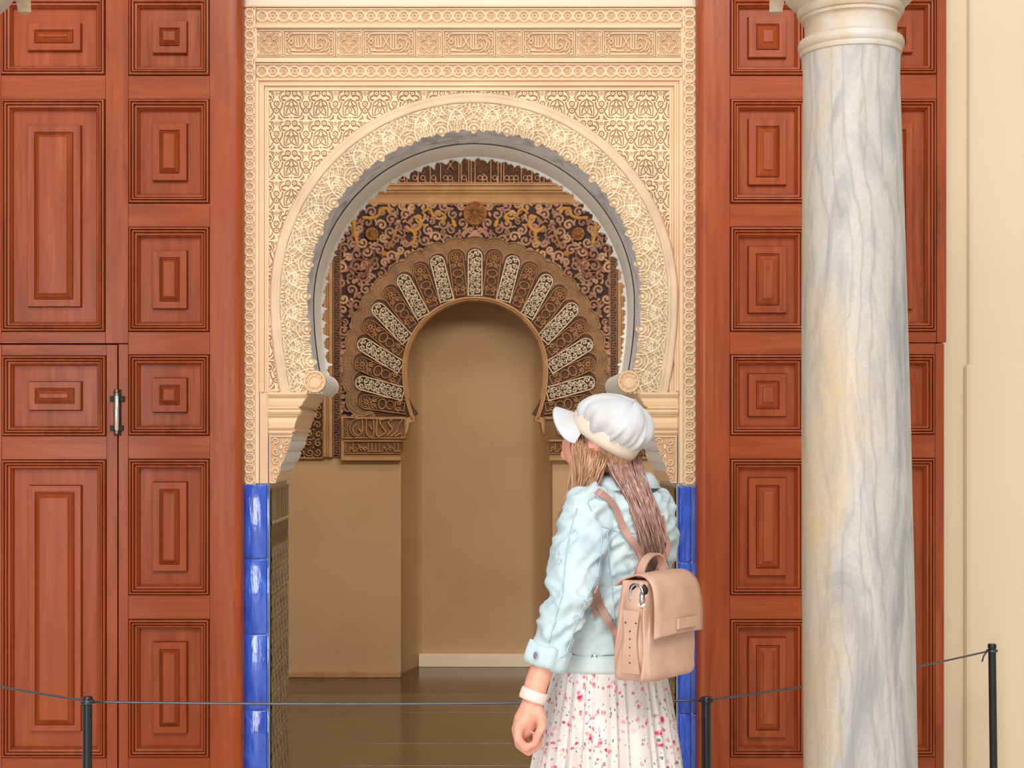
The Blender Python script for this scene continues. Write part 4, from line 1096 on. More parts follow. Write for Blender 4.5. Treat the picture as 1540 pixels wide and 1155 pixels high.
# ------------------------------------------------------------------ columns
def column(px_top, D, label, lean):
    cx = (px_top-VX)*D/F
    base = empty('column', (cx+lean, D, 0), label, 'column'); base['kind'] = 'thing'
    k = D/F
    zr = lambda py: EYE-(py-VY)*k
    # shaft: slight swelling and taper
    prof = []
    for py, r in ((1500, 84), (1155, 83.5), (900, 82.5), (600, 79.5), (350, 75.5), (150, 71.5), (95, 70.5), (86, 72)):
        prof.append((r*k, zr(py)))
    m_ = MB()
    n = 96
    def put(prof_, name, mat, nn=96, auto=30):
        q = MB(); base_i = 0
        for r, z in prof_:
            off = Vector((cx+lean*(1-(z/zr(70))), D, z))
            for i in range(nn):
                a = 2*PI*i/nn; q.v.append(off+Vector((r*math.cos(a), r*math.sin(a), 0)))
        for i in range(len(prof_)-1):
            for j in range(nn):
                j2 = (j+1) % nn; q.f.append([i*nn+j, i*nn+j2, (i+1)*nn+j2, (i+1)*nn+j])
        q.f.append(list(range(nn))[::-1]); q.f.append([(len(prof_)-1)*nn+j for j in range(nn)])
        return q.build(name, mat, base, auto=auto)
    zs = [zr(y) for y in (1500, 1350, 1155, 1000, 850, 700, 550, 400, 250, 150, 95)]
    dense = [(float(np.interp(-z, [-p[1] for p in prof][::-1], [p[0] for p in prof][::-1])) if False else float(np.interp(z, [p[1] for p in prof], [p[0] for p in prof])), z) for z in np.linspace(.16, zr(84), 40)]
    put(dense, 'shaft', M['marble'])
    put([(70*k, zr(86)), (74*k, zr(84)), (75*k, zr(80)), (74.5*k, zr(77)), (76*k, zr(75.5)), (78*k, zr(72)), (78*k, zr(67)), (76*k, zr(62)), (71*k, zr(59))], 'astragal', M['capital'])
    put([(71*k, zr(60)), (68*k, zr(57)), (67.5*k, zr(48)), (68*k, zr(36)), (69*k, zr(34)), (71*k, zr(32))], 'necking', M['capital'])
    put([(70*k, zr(33)), (73*k, zr(31)), (73.5*k, zr(28)), (73*k, zr(26.5)), (76*k, zr(25)), (78.5*k, zr(21)), (79*k, zr(17)), (78*k, zr(12)), (75*k, zr(9))], 'neck_ring', M['capital'])
    # bell of the capital flaring to a square block
    v = []; f = []; nn = 64; lv = []
    for py, r, sq in ((17, 76, 0), (9, 84, 0), (-2, 95, .02), (-16, 102, .12), (-45, 104, .35), (-80, 108, .6), (-120, 112, .9), (-150, 118, 1), (-185, 122, 1)):
        for i in range(nn):
            a = 2*PI*i/nn; rr_ = r*k; c_ = max(abs(math.cos(a)), abs(math.sin(a)))
            q = rr_*((1-sq)+sq/c_); v.append((cx+q*math.cos(a), D+q*math.sin(a), zr(py)))
    L_ = 9
    for j in range(L_-1):
        for i in range(nn):
            i2 = (i+1) % nn; f.append([j*nn+i, j*nn+i2, (j+1)*nn+i2, (j+1)*nn+i])
    f.append(list(range(nn))[::-1]); f.append([(L_-1)*nn+i for i in range(nn)])
    o = obj('capital', v, f, M['capital'], base); sharpen(o.data, 45)
    # four corner leaves hanging from the block
    for a in (PI/4, 3*PI/4, 5*PI/4, 7*PI/4):
        dx, dy = math.cos(a), math.sin(a); q = MB()
        R0, R1 = 98*k, 140*k
        t1 = Vector((-dy, dx, 0))
        c0 = Vector((cx, D, 0))
        pts_ = []
        for R_, py, wd in ((88*k, -150, 26*k), (104*k, -70, 22*k), (120*k, -45, 17*k), (134*k, -22, 16*k), (137*k, -7, 12*k)):
            pts_.append((c0+Vector((dx, dy, 0))*R_+Vector((0, 0, zr(py))), wd))
        vv = []; ff = []
        for p_, wd in pts_:
            inn = Vector((dx, dy, 0))*(-16*k)
            vv += [p_-t1*wd, p_+Vector((dx, dy, 0))*5*k, p_+t1*wd, p_+inn]
        for j in range(len(pts_)-1):
            for i in range(4):
                i2 = (i+1) % 4; ff.append([j*4+i, j*4+i2, j*4+4+i2, j*4+4+i])
        ff.append([0, 1, 2, 3]); ff.append([len(vv)-4+i for i in (3, 2, 1, 0)])
        obj('corner_leaf', vv, ff, M['capital'], base)
    MB().box(cx-130*k, D-130*k, zr(-250), cx+130*k, D+130*k, zr(-185), .01).build('abacus', M['capital'], base)
    b = MB().box(cx+lean-.19, D-.19, 0, cx+lean+.19, D+.19, .07, .006).build('plinth', M['capital'], base)
    MB().lathe([(.18, .07), (.19, .09), (.18, .12), (.155, .125), (.15, .14), (.16, .15), (.155, .165), (.14, .17)], (cx+lean, D, 0), 64).build('base_moulding', M['capital'], base, auto=30)
    return base
DC = 3.75
column(1279.5, DC, 'grey veined marble column in front of the right door', .032)
column(-84, DC, 'marble column at the left edge showing only its capital tip', -.012)

# ------------------------------------------------------------------ barrier posts and cords
HB = .82
def post(px, D, label, lean=0.0):
    x = (px-VX)*D/F
    e = empty('barrier_post', (x, D, 0), label, 'post', 'black posts of the cord barrier')
    ln = Vector((lean, 0, 0))
    MB().tube([Vector((x, D, .012))+ln, Vector((x, D, HB-.012))], .0128, 20, True).build('tube', M['black'], e, auto=40)
    MB().lathe([(.0128, 0), (.0145, .001), (.0145, .010), (.012, .014), (.002, .015)], (x, D, HB-.014), 20).build('top_cap', M['black'], e, auto=40)
    MB().lathe([(.11, 0), (.11, .006), (.10, .010), (.02, .014), (.016, .03), (.0128, .032)], (x+lean, D, 0), 36).build('base_disc', M['black'], e, auto=40)
    return Vector((x, D, HB-.010))
pa = post(131.5, 4.09, 'black barrier post in front of the left door', -.002)
pb = post(1062, 4.09, 'black barrier post right of the woman', .004)
pc = post(1492, 5.16, 'black barrier post by the cream wall at far right', .01)
pd_ = post(-225, 5.16, 'black barrier post beside the left marble column')
pd_o = bpy.data.objects['barrier_post.003']
def cord(a, b, label, sag=.008, z0=0, z1=0):
    pts_ = []
    a = a+Vector((0, 0, z0)); b = b+Vector((0, 0, z1))
    for i in range(31):
        t = i/30; p_ = a.lerp(b, t); p_.z -= sag*4*t*(1-t); pts_.append(p_)
    m_ = MB().tube(pts_, .0034, 8)
    for e, sgn in ((a, 1), (b, -1)):      # loop of cord wound round each post
        for j in range(2):
            m_.tube([e+Vector((.0165*math.cos(t), .0165*math.sin(t), -.003*j)) for t in np.linspace(0, 2*PI, 17)], .003, 6, False)
    o = m_.build('barrier_rope', M['cord'], None, True); tag(o, label, 'rope', 'ropes of the barrier'); return o
cord(pa, pb, 'thin grey cord stretched level across the arch behind the woman', .008, -.004, 0)
cord(pb, pc, 'thin dark cord rising behind the marble column to the right post', .012, 0, -.012)
cord(pa, pd_, 'thin cord slanting across the left door to the frame edge', .015, -.002, -.01)
MB().tube([pc+Vector((-.016, -.004, -.012)), pc+Vector((-.03, -.006, -.03)), pc+Vector((-.036, -.006, -.05))], .003, 6).build('cord_tail', M['cord'], bpy.data.objects['barrier_post.002'], True)

# ------------------------------------------------------------------ woman
YAW = math.radians(51)
fw = Vector((-math.sin(YAW), math.cos(YAW), 0)); rt = Vector((math.cos(YAW), math.sin(YAW), 0)); up = Vector((0, 0, 1))
BM3 = Matrix((rt, fw, up)).transposed()      # columns: right, forward, up
DP = 3.83
def sweep(mb, pts, u=14, v=9):
    """pts: (centre, (half width, half depth, half height), matrix) interpolated as overlapping ellipsoids"""
    for (c0, r0, m0), (c1, r1, m1) in zip(pts[:-1], pts[1:]):
        L = (Vector(c1)-Vector(c0)).length; st = max(1, int(L/(min(min(r0), min(r1))*.35)))
        for i in range(st+1):
            t = i/st
            mb.sphere(Vector(c0).lerp(Vector(c1), t), tuple(a+(b-a)*t for a, b in zip(r0, r1)), m0, u, v)
def limb(mb, pts, u=12, v=8):
    sweep(mb, [(p, (r, r, r), None) for p, r in pts], u, v)
def remesh(mb, name, mat, vox, smooth_it=4, parent=None, fn=None):
    me = mesh(name, mb.v, mb.f, None); o = bpy.data.objects.new(name, me); COL.objects.link(o)
    md = o.modifiers.new('r', 'REMESH'); md.mode = 'VOXEL'; md.voxel_size = vox
    sm = o.modifiers.new('s', 'SMOOTH'); sm.factor = .5; sm.iterations = smooth_it
    dg = bpy.context.evaluated_depsgraph_get(); me2 = bpy.data.meshes.new_from_object(o.evaluated_get(dg))
    bpy.data.objects.remove(o); me2.name = name
    if fn:
        nn = len(me2.vertices); co = np.zeros(nn*3, np.float32); no = np.zeros(nn*3, np.float32)
        me2.vertices.foreach_get('co', co); me2.vertices.foreach_get('normal', no)
        co = co.reshape(-1, 3); no = no.reshape(-1, 3)
        d = np.array([fn(Vector(c)) for c in co], np.float32)
        co += no*d[:, None]; me2.vertices.foreach_set('co', co.ravel()); me2.update()
    me2.materials.clear(); me2.materials.append(mat)
    me2.polygons.foreach_set('use_smooth', [True]*len(me2.polygons))
    return link(name, me2, parent)
# key joints
chest = P(938, 800, DP); waist = P(921, 930, DP); hip = P(914, 1030, DP); neck0 = P(934, 722, DP-.005); headc = P(912, 657, DP-.03)
shL = chest+up*.055-rt*.150; shR = chest+up*.05+rt*.128
elL = P(853, 905, 3.60); wrL = P(803, 1052, 3.585)
elR = shR+Vector((-.01, .09, -.26)); wrR = elR+Vector((-.14, .12, .06))
HY = math.radians(64); HP = math.radians(27)
HF = Vector((-math.sin(HY)*math.cos(HP), math.cos(HY)*math.cos(HP), math.sin(HP)))
HU = Vector((math.sin(HY)*math.sin(HP), -math.cos(HY)*math.sin(HP), math.cos(HP)))
HR = HF.cross(HU); HM = Matrix((HR, HF, HU)).transposed()
b = MB()
sweep(b, [(neck0-up*.06, (.13, .075, .05), BM3), (chest, (.15, .10, .08), BM3), (waist, (.12, .085, .07), BM3), (hip, (.155, .11, .08), BM3), (hip-up*.10, (.15, .10, .07), BM3)])
limb(b, [(neck0-up*.05, .055), (neck0.lerp(headc, .55), .052), (headc-HU*.04, .05)])
b.sphere(headc-HU*.006, (.072, .084, .094), HM, 24, 16); b.sphere(headc+HF*.035-HU*.055, (.052, .055, .055), HM, 16, 12); b.sphere(headc+HF*.075-HU*.088, (.018, .016, .016), HM)
limb(b, [(headc+HF*.088-HU*.0, .010), (headc+HF*.103-HU*.033, .012), (headc+HF*.092-HU*.042, .012)])
limb(b, [(headc+HF*.088-HU*.062-HR*.012, .008), (headc+HF*.088-HU*.062+HR*.012, .008)]); limb(b, [(headc+HF*.084-HU*.074-HR*.010, .008), (headc+HF*.084-HU*.074+HR*.010, .008)])
for s in (-1, 1):
    b.sphere(headc+HR*s*.074-HU*.018-HF*.005, (.010, .020, .030), HM)
limb(b, [(shL, .040), (elL, .030), (P(806, 1030, 3.585), .0285), (wrL, .0265)])
limb(b, [(shR, .040), (elR, .030), (wrR, .026)]); limb(b, [(wrR, .026), (wrR+Vector((-.03, .03, -.05)), .034), (wrR+Vector((-.04, .04, -.10)), .022)])
for s in (-1, 1):
    h0 = hip+rt*s*.085-up*.05; kn = Vector((h0.x, h0.y, .50))+fw*.02; an = Vector((kn.x, kn.y, .09))-fw*.03
    limb(b, [(h0, .085), (kn, .055), (kn-up*.12-fw*.015, .052), (an, .036), (an-up*.04, .036)]); limb(b, [(an-up*.05, .035), (an-up*.055+fw*.10, .032), (an-up*.062+fw*.16, .022)])
# left hand: palm, four curled fingers, thumb
HD = 3.585
def hp(x, y, d): return P(x, y, HD+d)
limb(b, [(wrL, .026), (hp(797, 1068, .0), .027), (hp(790, 1083, .002), .028), (hp(786, 1096, .006), .026)])
limb(b, [(hp(803, 1066, .008), .022), (hp(803, 1082, .012), .020)])
fing = [
    [(780, 1092, -.022, .0125), (779, 1112, -.030, .0108), (790, 1125, -.030, .0098), (804, 1119, -.026, .0085), (808, 1112, -.024, .0078)],
    [(777, 1097, -.002, .0130), (781, 1120, -.008, .0112), (795, 1131, -.008, .0102), (808, 1123, -.006, .0088), (811, 1116, -.004, .0080)],
    [(780, 1098, .018, .0125), (786, 1121, .014, .0108), (799, 1129, .014, .0098), (810, 1120, .014, .0086), (812, 1113, .014, .0078)],
    [(786, 1096, .036, .0110), (791, 1116, .034, .0096), (802, 1123, .034, .0088), (811, 1116, .032, .0076), (812, 1110, .032, .0070)]]
for fg in fing: limb(b, [(hp(788, 1086, fg[0][2]*.6), .016)]+[(hp(x, y, d), r) for x, y, d, r in fg], 10, 7)
limb(b, [(hp(806, 1066, -.010), .017), (hp(814, 1080, -.020), .0135), (hp(815, 1093, -.024), .0115), (hp(810, 1103, -.022), .0100), (hp(805, 1109, -.020), .0085)], 10, 7)
person = remesh(b, 'person', M['skin'], .0042, 3)
tag(person, 'woman in white cap, pale denim jacket and floral skirt looking up at the arch', 'person')
# eyes and brows (mostly turned away)
for s in (-1, 1):
    MB().sphere(headc+HF*.083+HR*s*.03-HU*.004, (.010, .006, .006), HM).build('eye', M['cap'], person, True)

# skirt with pleats
def skirt():
    v = []; f = []; uv = []; n = 240; rows_ = 60; z0, z1 = Z(996, DP), .30
    c0, c1 = P(917, 1000, DP), P(905, 1000, DP)
    rnd = random.Random(5); ph = [rnd.uniform(0, 6.28) for _ in range(4)]
    for j in range(rows_+1):
        t = j/rows_; z = z0+(z1-z0)*t
        a_ = .160+.075*t**.8; b_ = .118+.105*t**.8; c = c0.lerp(c1, t)
        for i in range(n+1):
            an = 2*PI*i/n
            amp = .004+.024*min(1, t*2.2)
            w_ = math.sin(19*an+ph[0]+.8*math.sin(3*an))*.55+math.sin(11*an+ph[1])*.35+.25*math.sin(31*an+ph[2]+t*2)
            w_ = (1-abs(w_))*1.2-.6
            r = 1+0*t; q = amp*w_
            p_ = c+rt*((a_+q)*math.cos(an))+fw*((b_+q)*math.sin(an)); v.append((p_.x, p_.y, z))
            uv.append((an*.19, (z0-z)))
    for j in range(rows_):
        for i in range(n):
            a = j*(n+1)+i; f.append([a, a+1, a+n+2, a+n+1])
    me = mesh('skirt', v, f, M['skirt'], True); ul = me.uv_layers.new(name='UVMap')
    for lp in me.loops: ul.data[lp.index].uv = uv[lp.vertex_index]
    return link('skirt', me, person)
skirt()
# jacket
def wr(p):
    q = p-waist; n1 = noise.noise(Vector((p.x*9, p.y*9, p.z*16))); n2 = noise.noise(Vector((p.x*24+5, p.y*24, p.z*34)))
    n3 = noise.noise(Vector((p.x*14+(p.z*22), p.y*12, 3+p.z*9)))
    n4 = noise.noise(Vector((p.x*7+p.z*9, p.y*7, p.z*30-p.x*24)))
    n5 = noise.noise(Vector((p.x*10-p.z*12+4, p.y*9, p.z*24+p.x*22+9)))
    return .003*(1-2.4*abs(n1))+.0015*n2+.0062*(1-3.2*abs(n4))+.0045*(1-3.2*abs(n5))-.004
b = MB()
hem = P(917, 985, DP)
sweep(b, [(neck0-up*.045, (.135, .080, .045), BM3), (chest+up*.06, (.176, .105, .06), BM3), (chest, (.175, .118, .07), BM3), (waist, (.158, .116, .06), BM3), (P(919, 968, DP), (.160, .122, .045), BM3)], 28, 16)
limb(b, [(shL+up*.005, .066), (shL.lerp(elL, .4)-rt*.006, .064), (elL, .056), (elL.lerp(P(826, 985, 3.6), .55), .050), (P(829, 975, 3.6), .044)], 18, 12)
limb(b, [(shR, .062), (elR, .054), (wrR, .044)], 18, 12)
jk = remesh(b, 'jacket', M['denim'], .006, 3, person, wr); jk['label'] = 'pale washed denim jacket with rolled cuffs'
bvh = BVHTree.FromPolygons([v.co.copy() for v in jk.data.vertices], [tuple(p.vertices) for p in jk.data.polygons])
camp = Vector((0, 0, EYE))
def on_jacket(px, py, off=.004):
    d = (P(px, py, 3.0)-camp).normalized()
    h = bvh.ray_cast(camp, d)
    if h[0] is None:
        q = bvh.find_nearest(P(px, py, DP-.12)); return q[0]+q[1]*off, q[1]
    return h[0]+h[1]*off, h[1]
def ribbon(name, pts, wd, th, mat, parent, n=6, off=.011, free=()):
    """strap lying on the jacket; sections marked free keep the given 3D point"""
    cp = [p_ if len(p_) == 2 else p_ for p_ in pts]
    fl = []
    for p_ in cp:
        if len(p_) == 2: q, nn = on_jacket(*p_, off)
        else: q, nn = P(*p_), Vector((0, -1, 0))
        fl.append((q, nn))
    q = curve([a for a, _ in fl], n); v = []; f = []
    for i, c_ in enumerate(q):
        c_ = Vector(c_); t = Vector(q[min(i+1, len(q)-1)])-Vector(q[max(i-1, 0)]); t.normalize()
        k = min(i/n, len(fl)-1.001); nn = fl[int(k)][1].lerp(fl[int(k)+1][1], k-int(k)).normalized()
        sd = t.cross(nn).normalized()
        v += [c_-sd*wd-nn*th*.5, c_+sd*wd-nn*th*.5, c_+sd*wd*.94+nn*th*.5, c_-sd*wd*.94+nn*th*.5]
    for i in range(len(q)-1):
        for j in range(4): f.append([i*4+j, i*4+(j+1) % 4, i*4+4+(j+1) % 4, i*4+4+j])
    f += [[0, 1, 2, 3], [len(v)-4+i for i in (3, 2, 1, 0)]]
    return obj(name, v, f, mat, parent, False)
def seam(pts, r=.0016, off=.0016, mat='seam'):
    q = [on_jacket(a, b_, off)[0] for a, b_ in [t[:2] for t in curve([(a, b_, 0) for a, b_ in pts], 5)]]
    return MB().tube(q, r, 6).build('seam', M[mat], jk, True)
seam([(896, 748), (884, 756), (902, 790), (903, 825), (898, 868)])           # armhole
seam([(868, 765), (858, 800), (850, 850), (846, 890), (836, 930), (826, 965)])
seam([(895, 872), (880, 905), (862, 950), (850, 985)])
seam([(905, 792), (930, 800), (960, 803)]); seam([(912, 800), (920, 880), (928, 980)])
# hem band, cuffs, collar, buttons
def band(name, c_, a_, b_, h, tilt, mat, par, M3=BM3, n=64, z=0, thick=.005, wob=.0):
    v = []; f = []
    for j, (dz, dr_) in enumerate(((-h/2, -.004), (-h/2, thick), (-h/4, thick+.0015), (h/4, thick+.0015), (h/2, thick), (h/2, -.004))):
        for i in range(n):
            an = 2*PI*i/n; wv_ = wob*math.sin(5*an)+wob*.6*math.sin(9*an+1)
            v.append(Vector(c_)+M3 @ Vector(((a_+dr_+wv_)*math.cos(an), (b_+dr_+wv_)*math.sin(an), dz+wv_*.6)))
    for j in range(5):
        for i in range(n):
            i2 = (i+1) % n; f.append([j*n+i, j*n+i2, (j+1)*n+i2, (j+1)*n+i])
    return obj(name, v, f, mat, par, True)
band('hem_band', P(918, 987, DP), .163, .122, .042, 0, M['denim'], jk, thick=.004, wob=.0015)
ax = (wrL-elL).normalized(); a1 = ax.cross(Vector((0, 1, 0))).normalized(); a2 = ax.cross(a1)
CM = Matrix((a1, a2, -ax)).transposed()
band('rolled_cuff', P(823, 988, 3.597), .044, .040, .050, 0, M['denim'], jk, CM, 40, thick=.006, wob=.0035)
band('rolled_cuff', P(820.5, 996, 3.597), .041, .038, .020, 0, M['denim'], jk, CM, 40, thick=.004, wob=.003)
# collar
v = []; f = []; n = 40
for j, (dz, rr_, ) in enumerate(((.0, .078), (.030, .072), (.042, .074), (.030, .086), (.002, .102))):
    for i in range(n+1):
        an = math.radians(110)+math.radians(320)*i/n
        v.append(neck0-up*.030+rt*(rr_*1.12*math.cos(an))+fw*(rr_*.92*math.sin(an))+up*(dz-.01*math.sin(an)))
for j in range(4):
    for i in range(n): a = j*(n+1)+i; f.append([a, a+1, a+n+2, a+n+1])
co_ = obj('collar', v, f, M['denim'], jk, True); md = co_.modifiers.new('s', 'SOLIDIFY'); md.thickness = .004
for (px, py) in ((894, 988), (921, 990), (806, 978)):
    q, nn = on_jacket(px, py, .007)
    if px == 806: q = P(806, 986, 3.55)
    MB().lathe([(.0085, 0), (.0085, .003), (.0065, .0042), (.005, .0030), (.001, .003)], q, 18, tuple(nn)).build('button', M['zip'], jk, auto=40)
# frayed pale threads on sleeve and back
rnd = random.Random(6)
m_ = MB()
for (cx_, cy_, n_) in ((838, 832, 9), (842, 845, 8), (880, 905, 10), (866, 928, 8), (955, 838, 8), (958, 850, 8), (868, 800, 4)):
    for i in range(n_):
        q, nn = on_jacket(cx_+rnd.uniform(-4, 4), cy_+rnd.uniform(-4, 4), .001)
        m_.tube([q, q+nn*.006+Vector((rnd.uniform(-.006, .006), 0, rnd.uniform(-.006, .006)))], .0008, 4)
m_.build('frayed_threads', M['cap'], jk)['kind'] = 'stuff'
# watch
band('watch_band', P(802.5, 1046, 3.585), .0295, .029, .026, 0, M['watch'], person, CM, 36, thick=.002)['label'] = 'pale pink watch strap'
MB().sphere(P(790, 1040, 3.60), (.010, .008, .016), BM3).build('watch_case', M['watch'], person, True)

# hair: many tapering locks along guide curves
def locks(guides, count, w0, w1, seed, jit=.012, segs=16):
    rnd = random.Random(seed); m_ = MB()
    g = [[P(*p_) for p_ in gd_] for gd_ in guides]
    for i in range(count):
        a = rnd.uniform(0, len(g)-1); k = min(int(a), len(g)-2); t = a-k
        pts_ = [g[k][j].lerp(g[k+1][j], t) for j in range(len(g[0]))]
        off = Vector((rnd.gauss(0, jit*.4), rnd.gauss(0, jit), 0)); tail = Vector((rnd.gauss(0, jit*.8), rnd.gauss(0, jit), rnd.uniform(-.03, .05)))
        wv_ = rnd.uniform(0, 6)
        pts_ = [p_+off+tail*(j/(len(pts_)-1))**2+Vector((.004*math.sin(wv_+j*1.3), 0, 0)) for j, p_ in enumerate(pts_)]
        c_ = curve(pts_, 4); w_ = rnd.uniform(w0, w1); L_ = len(c_)
        rr_ = [w_*(.75+.5*math.sin(PI*min(1, q/(L_-1)*1.15+.05)))*(1 if q < L_*.7 else max(.12, 1-(q-L_*.7)/(L_*.3))) for q in range(L_)]
        m_.tube(c_, rr_, 6, True, .55)
    return m_
# falls behind the shoulders down the back
def G(px, py, off=.014):
    q = on_jacket(px, py, off)[0]; return (px, py, q.y)
hb = locks([[(906, 668, 3.80), (912, 690, 3.745), (922, 712, 3.735), (938, 738, 3.72), G(958, 790), G(972, 835, .02)],
            [(926, 680, 3.80), (930, 700, 3.76), (940, 728, 3.73), G(954, 765), G(966, 805), G(975, 842, .02)],
            [(936, 684, 3.80), (939, 704, 3.75), (948, 728, 3.73), G(962, 770), G(975, 815), G(984, 856, .02)],
            [(948, 684, 3.82), (952, 705, 3.76), (960, 730, 3.74), G(974, 775), G(986, 822), G(993, 860, .02)],
            [(958, 678, 3.84), (964, 700, 3.80), (973, 730, 3.77), G(987, 775), G(996, 820), G(1001, 854, .02)]], 420, .0016, .0036, 1, .006)
hr1 = hb.build('hair', M['hair_back'], person, True); hr1['kind'] = 'stuff'; hr1['label'] = 'long straight light brown hair down the back'
hf = locks([[(866, 644, 3.79), (861, 662, 3.775), (861, 690, 3.76), (859, 735, 3.76), (850, 775, 3.75), (838, 812, 3.75)],
            [(872, 650, 3.78), (866, 672, 3.745), (870, 705, 3.73), (868, 738, 3.74), (858, 770, 3.75), (844, 805, 3.76)],
            [(888, 662, 3.76), (882, 684, 3.72), (880, 706, 3.71), (874, 730, 3.72), (862, 758, 3.74), (848, 795, 3.76)],
            [(902, 672, 3.76), (898, 690, 3.72), (893, 706, 3.71), (884, 724, 3.72), (872, 744, 3.74), (856, 775, 3.76)],
            [(918, 680, 3.78), (912, 696, 3.74), (906, 710, 3.73), (896, 726, 3.73), (884, 742, 3.74), (868, 765, 3.76)]], 360, .0016, .0036, 2, .007)
hr2 = hf.build('hair', M['hair'], person, True); hr2['kind'] = 'stuff'; hr2['label'] = 'front hair falling past the cheek and over the shoulder'
# cap of hair on the skull below the hat
MB().sphere(headc-HF*.006-HU*.012, (.077, .084, .088), HM, 28, 18).build('hair_crown', M['hair'], person, True)

# cap: crown gathered into a band, peak
cc = P(912, 650, DP-.04)
capE = empty('cap', cc, None); capE.parent = person; capE.matrix_parent_inverse = WM(person).inverted()
capE['label'] = 'white baker boy cap'
HF2 = Vector((-math.sin(HY)*math.cos(math.radians(33)), math.cos(HY)*math.cos(math.radians(33)), math.sin(math.radians(33))))
HU2 = Vector((math.sin(HY)*math.sin(math.radians(33)), -math.cos(HY)*math.sin(math.radians(33)), math.cos(math.radians(33))))
CMX = Matrix((HF2.cross(HU2), HF2, HU2)).transposed()
v = []; f = []; n = 160; rows_ = 30; rnd = random.Random(3)
for j in range(rows_+1):
    t = j/rows_
    a = -.85+t*(PI/2+.85)
    rr_ = math.cos(a); hh = math.sin(a)
    for i in range(n):
        an = 2*PI*i/n
        side = .100; fr = .096
        pl = math.sin(9*an+1.6*math.sin(3*an)+.5*t)
        g_ = max(0, 1-t/.75)
        ple = (.0085*g_*(.12+.88*math.sin(PI*min(1, t*2.0+.02))))*(1-1.8*abs(pl)**.8)+.003*g_*math.sin(23*an+3*math.sin(5*an))*math.sin(PI*min(1, t*2.0))
        lump = .009*noise.noise(Vector((math.cos(an)*2.2, math.sin(an)*2.2, t*3)))
        seamd = -.0025*math.exp(-((math.degrees(an) % 45-22.5)/1.6)**2)*(t > .45)
        R_ = 1+(ple+lump+seamd)/.1
        p_ = CMX @ Vector((side*rr_*R_*math.cos(an), fr*rr_*R_*math.sin(an)-.012*hh-.008, .066*hh*R_+.036))
        v.append(cc+p_)
    
for j in range(rows_):
    for i in range(n):
        i2 = (i+1) % n; f.append([j*n+i, j*n+i2, (j+1)*n+i2, (j+1)*n+i])
obj('crown', v, f, M['cap'], capE, True)
v = []; f = []
for j, (h_, dr_) in enumerate(((-.022, 0), (-.022, .004), (-.010, .0055), (.004, .006), (.012, .003), (.014, -.004))):
    for i in range(n):
        an = 2*PI*i/n
        v.append(cc+CMX @ Vector(((.081+dr_)*math.cos(an), (.089+dr_)*math.sin(an), h_)))
for j in range(5):
    for i in range(n):
        i2 = (i+1) % n; f.append([j*n+i, j*n+i2, (j+1)*n+i2, (j+1)*n+i])
obj('cap_band', v, f, M['capband'], capE, True)['label'] = 'cream band of the cap'
v = []; f = []; nu, nv = 24, 10
for side_, off in ((0, 0), (1, -.004)):
    for j in range(nv+1):
        t = j/nv
        for i in range(nu+1):
            an = math.radians(18+144*i/nu); ext = .056*math.sin((an-math.radians(18))/math.radians(144)*PI)**.55
            r0 = Vector((.084*math.cos(an), .091*math.sin(an), 0))
            p_ = r0+Vector((math.cos(an)*.45, 1.0*math.sin(an), 0))*ext*t
            z = -.002-.016*t-(.16+.34*t)*(p_.x**2)/.1+off
            v.append(cc+CMX @ Vector((p_.x, p_.y, z)))
N1 = (nu+1)*(nv+1)
for s_ in (0, 1):
    for j in range(nv):
        for i in range(nu):
            a = s_*N1+j*(nu+1)+i; f.append([a, a+1, a+nu+2, a+nu+1])
rim = [nv*(nu+1)+i for i in range(nu+1)]
for i in range(nu): f.append([rim[i], rim[i+1], rim[i+1]+N1, rim[i]+N1])
obj('peak', v, f, M['cap'], capE, True)

# ------------------------------------------------------------------ backpack
pk0 = P(1014, 1018, 3.62)
bp = empty('backpack', pk0, 'small beige leather backpack with flap worn on the woman\'s back', 'backpack')
YP = math.radians(53)
pr = Vector((math.cos(YP), math.sin(YP), 0)); pb_ = Vector((-math.sin(YP), math.cos(YP), 0))
BP3 = Matrix((pr, pb_, up)).transposed()
def L2(x, y, z): return pk0+BP3 @ Vector((x, y, z))
Wp, Hp, Tp = .112, .250, .100
# body: sagging box with folds
v = []; f = []; n = 72; rows_ = 30
for j in range(rows_+1):
    t = j/rows_; z = Hp*t*.93
    for i in range(n):
        an = 2*PI*i/n; c_, s_ = math.cos(an), math.sin(an)
        e = .32
        x = Wp*math.copysign(abs(c_)**e, c_); y = Tp/2*math.copysign(abs(s_)**e, s_)
        nar = 1-.10*t**1.5; x *= nar*(1+.03*math.sin(t*3)); y *= (1.10-.30*t)
        # sagging folds of the gusset sides
        k_ = abs(c_)**2
        fold = math.sin(s_*7.5+t*3.0)*.014+math.sin(t*9+s_*3)*.007
        x += math.copysign(fold*k_*(1 if abs(c_) > .5 else 0), c_)*(1-t*.4)
        y += .004*noise.noise(Vector((x*18, z*14, 2)))
        rnd_b = min(1, t/.06); x *= .93+.07*rnd_b**.5; y *= .88+.12*rnd_b**.5
        v.append(L2(x, y+Tp/2, z))
for j in range(rows_):
    for i in range(n):
        i2 = (i+1) % n; f.append([j*n+i, j*n+i2, (j+1)*n+i2, (j+1)*n+i])
f.append(list(range(n))[::-1]); f.append([rows_*n+i for i in range(n)])
obj('bag_body', v, f, M['leather'], bp, True)
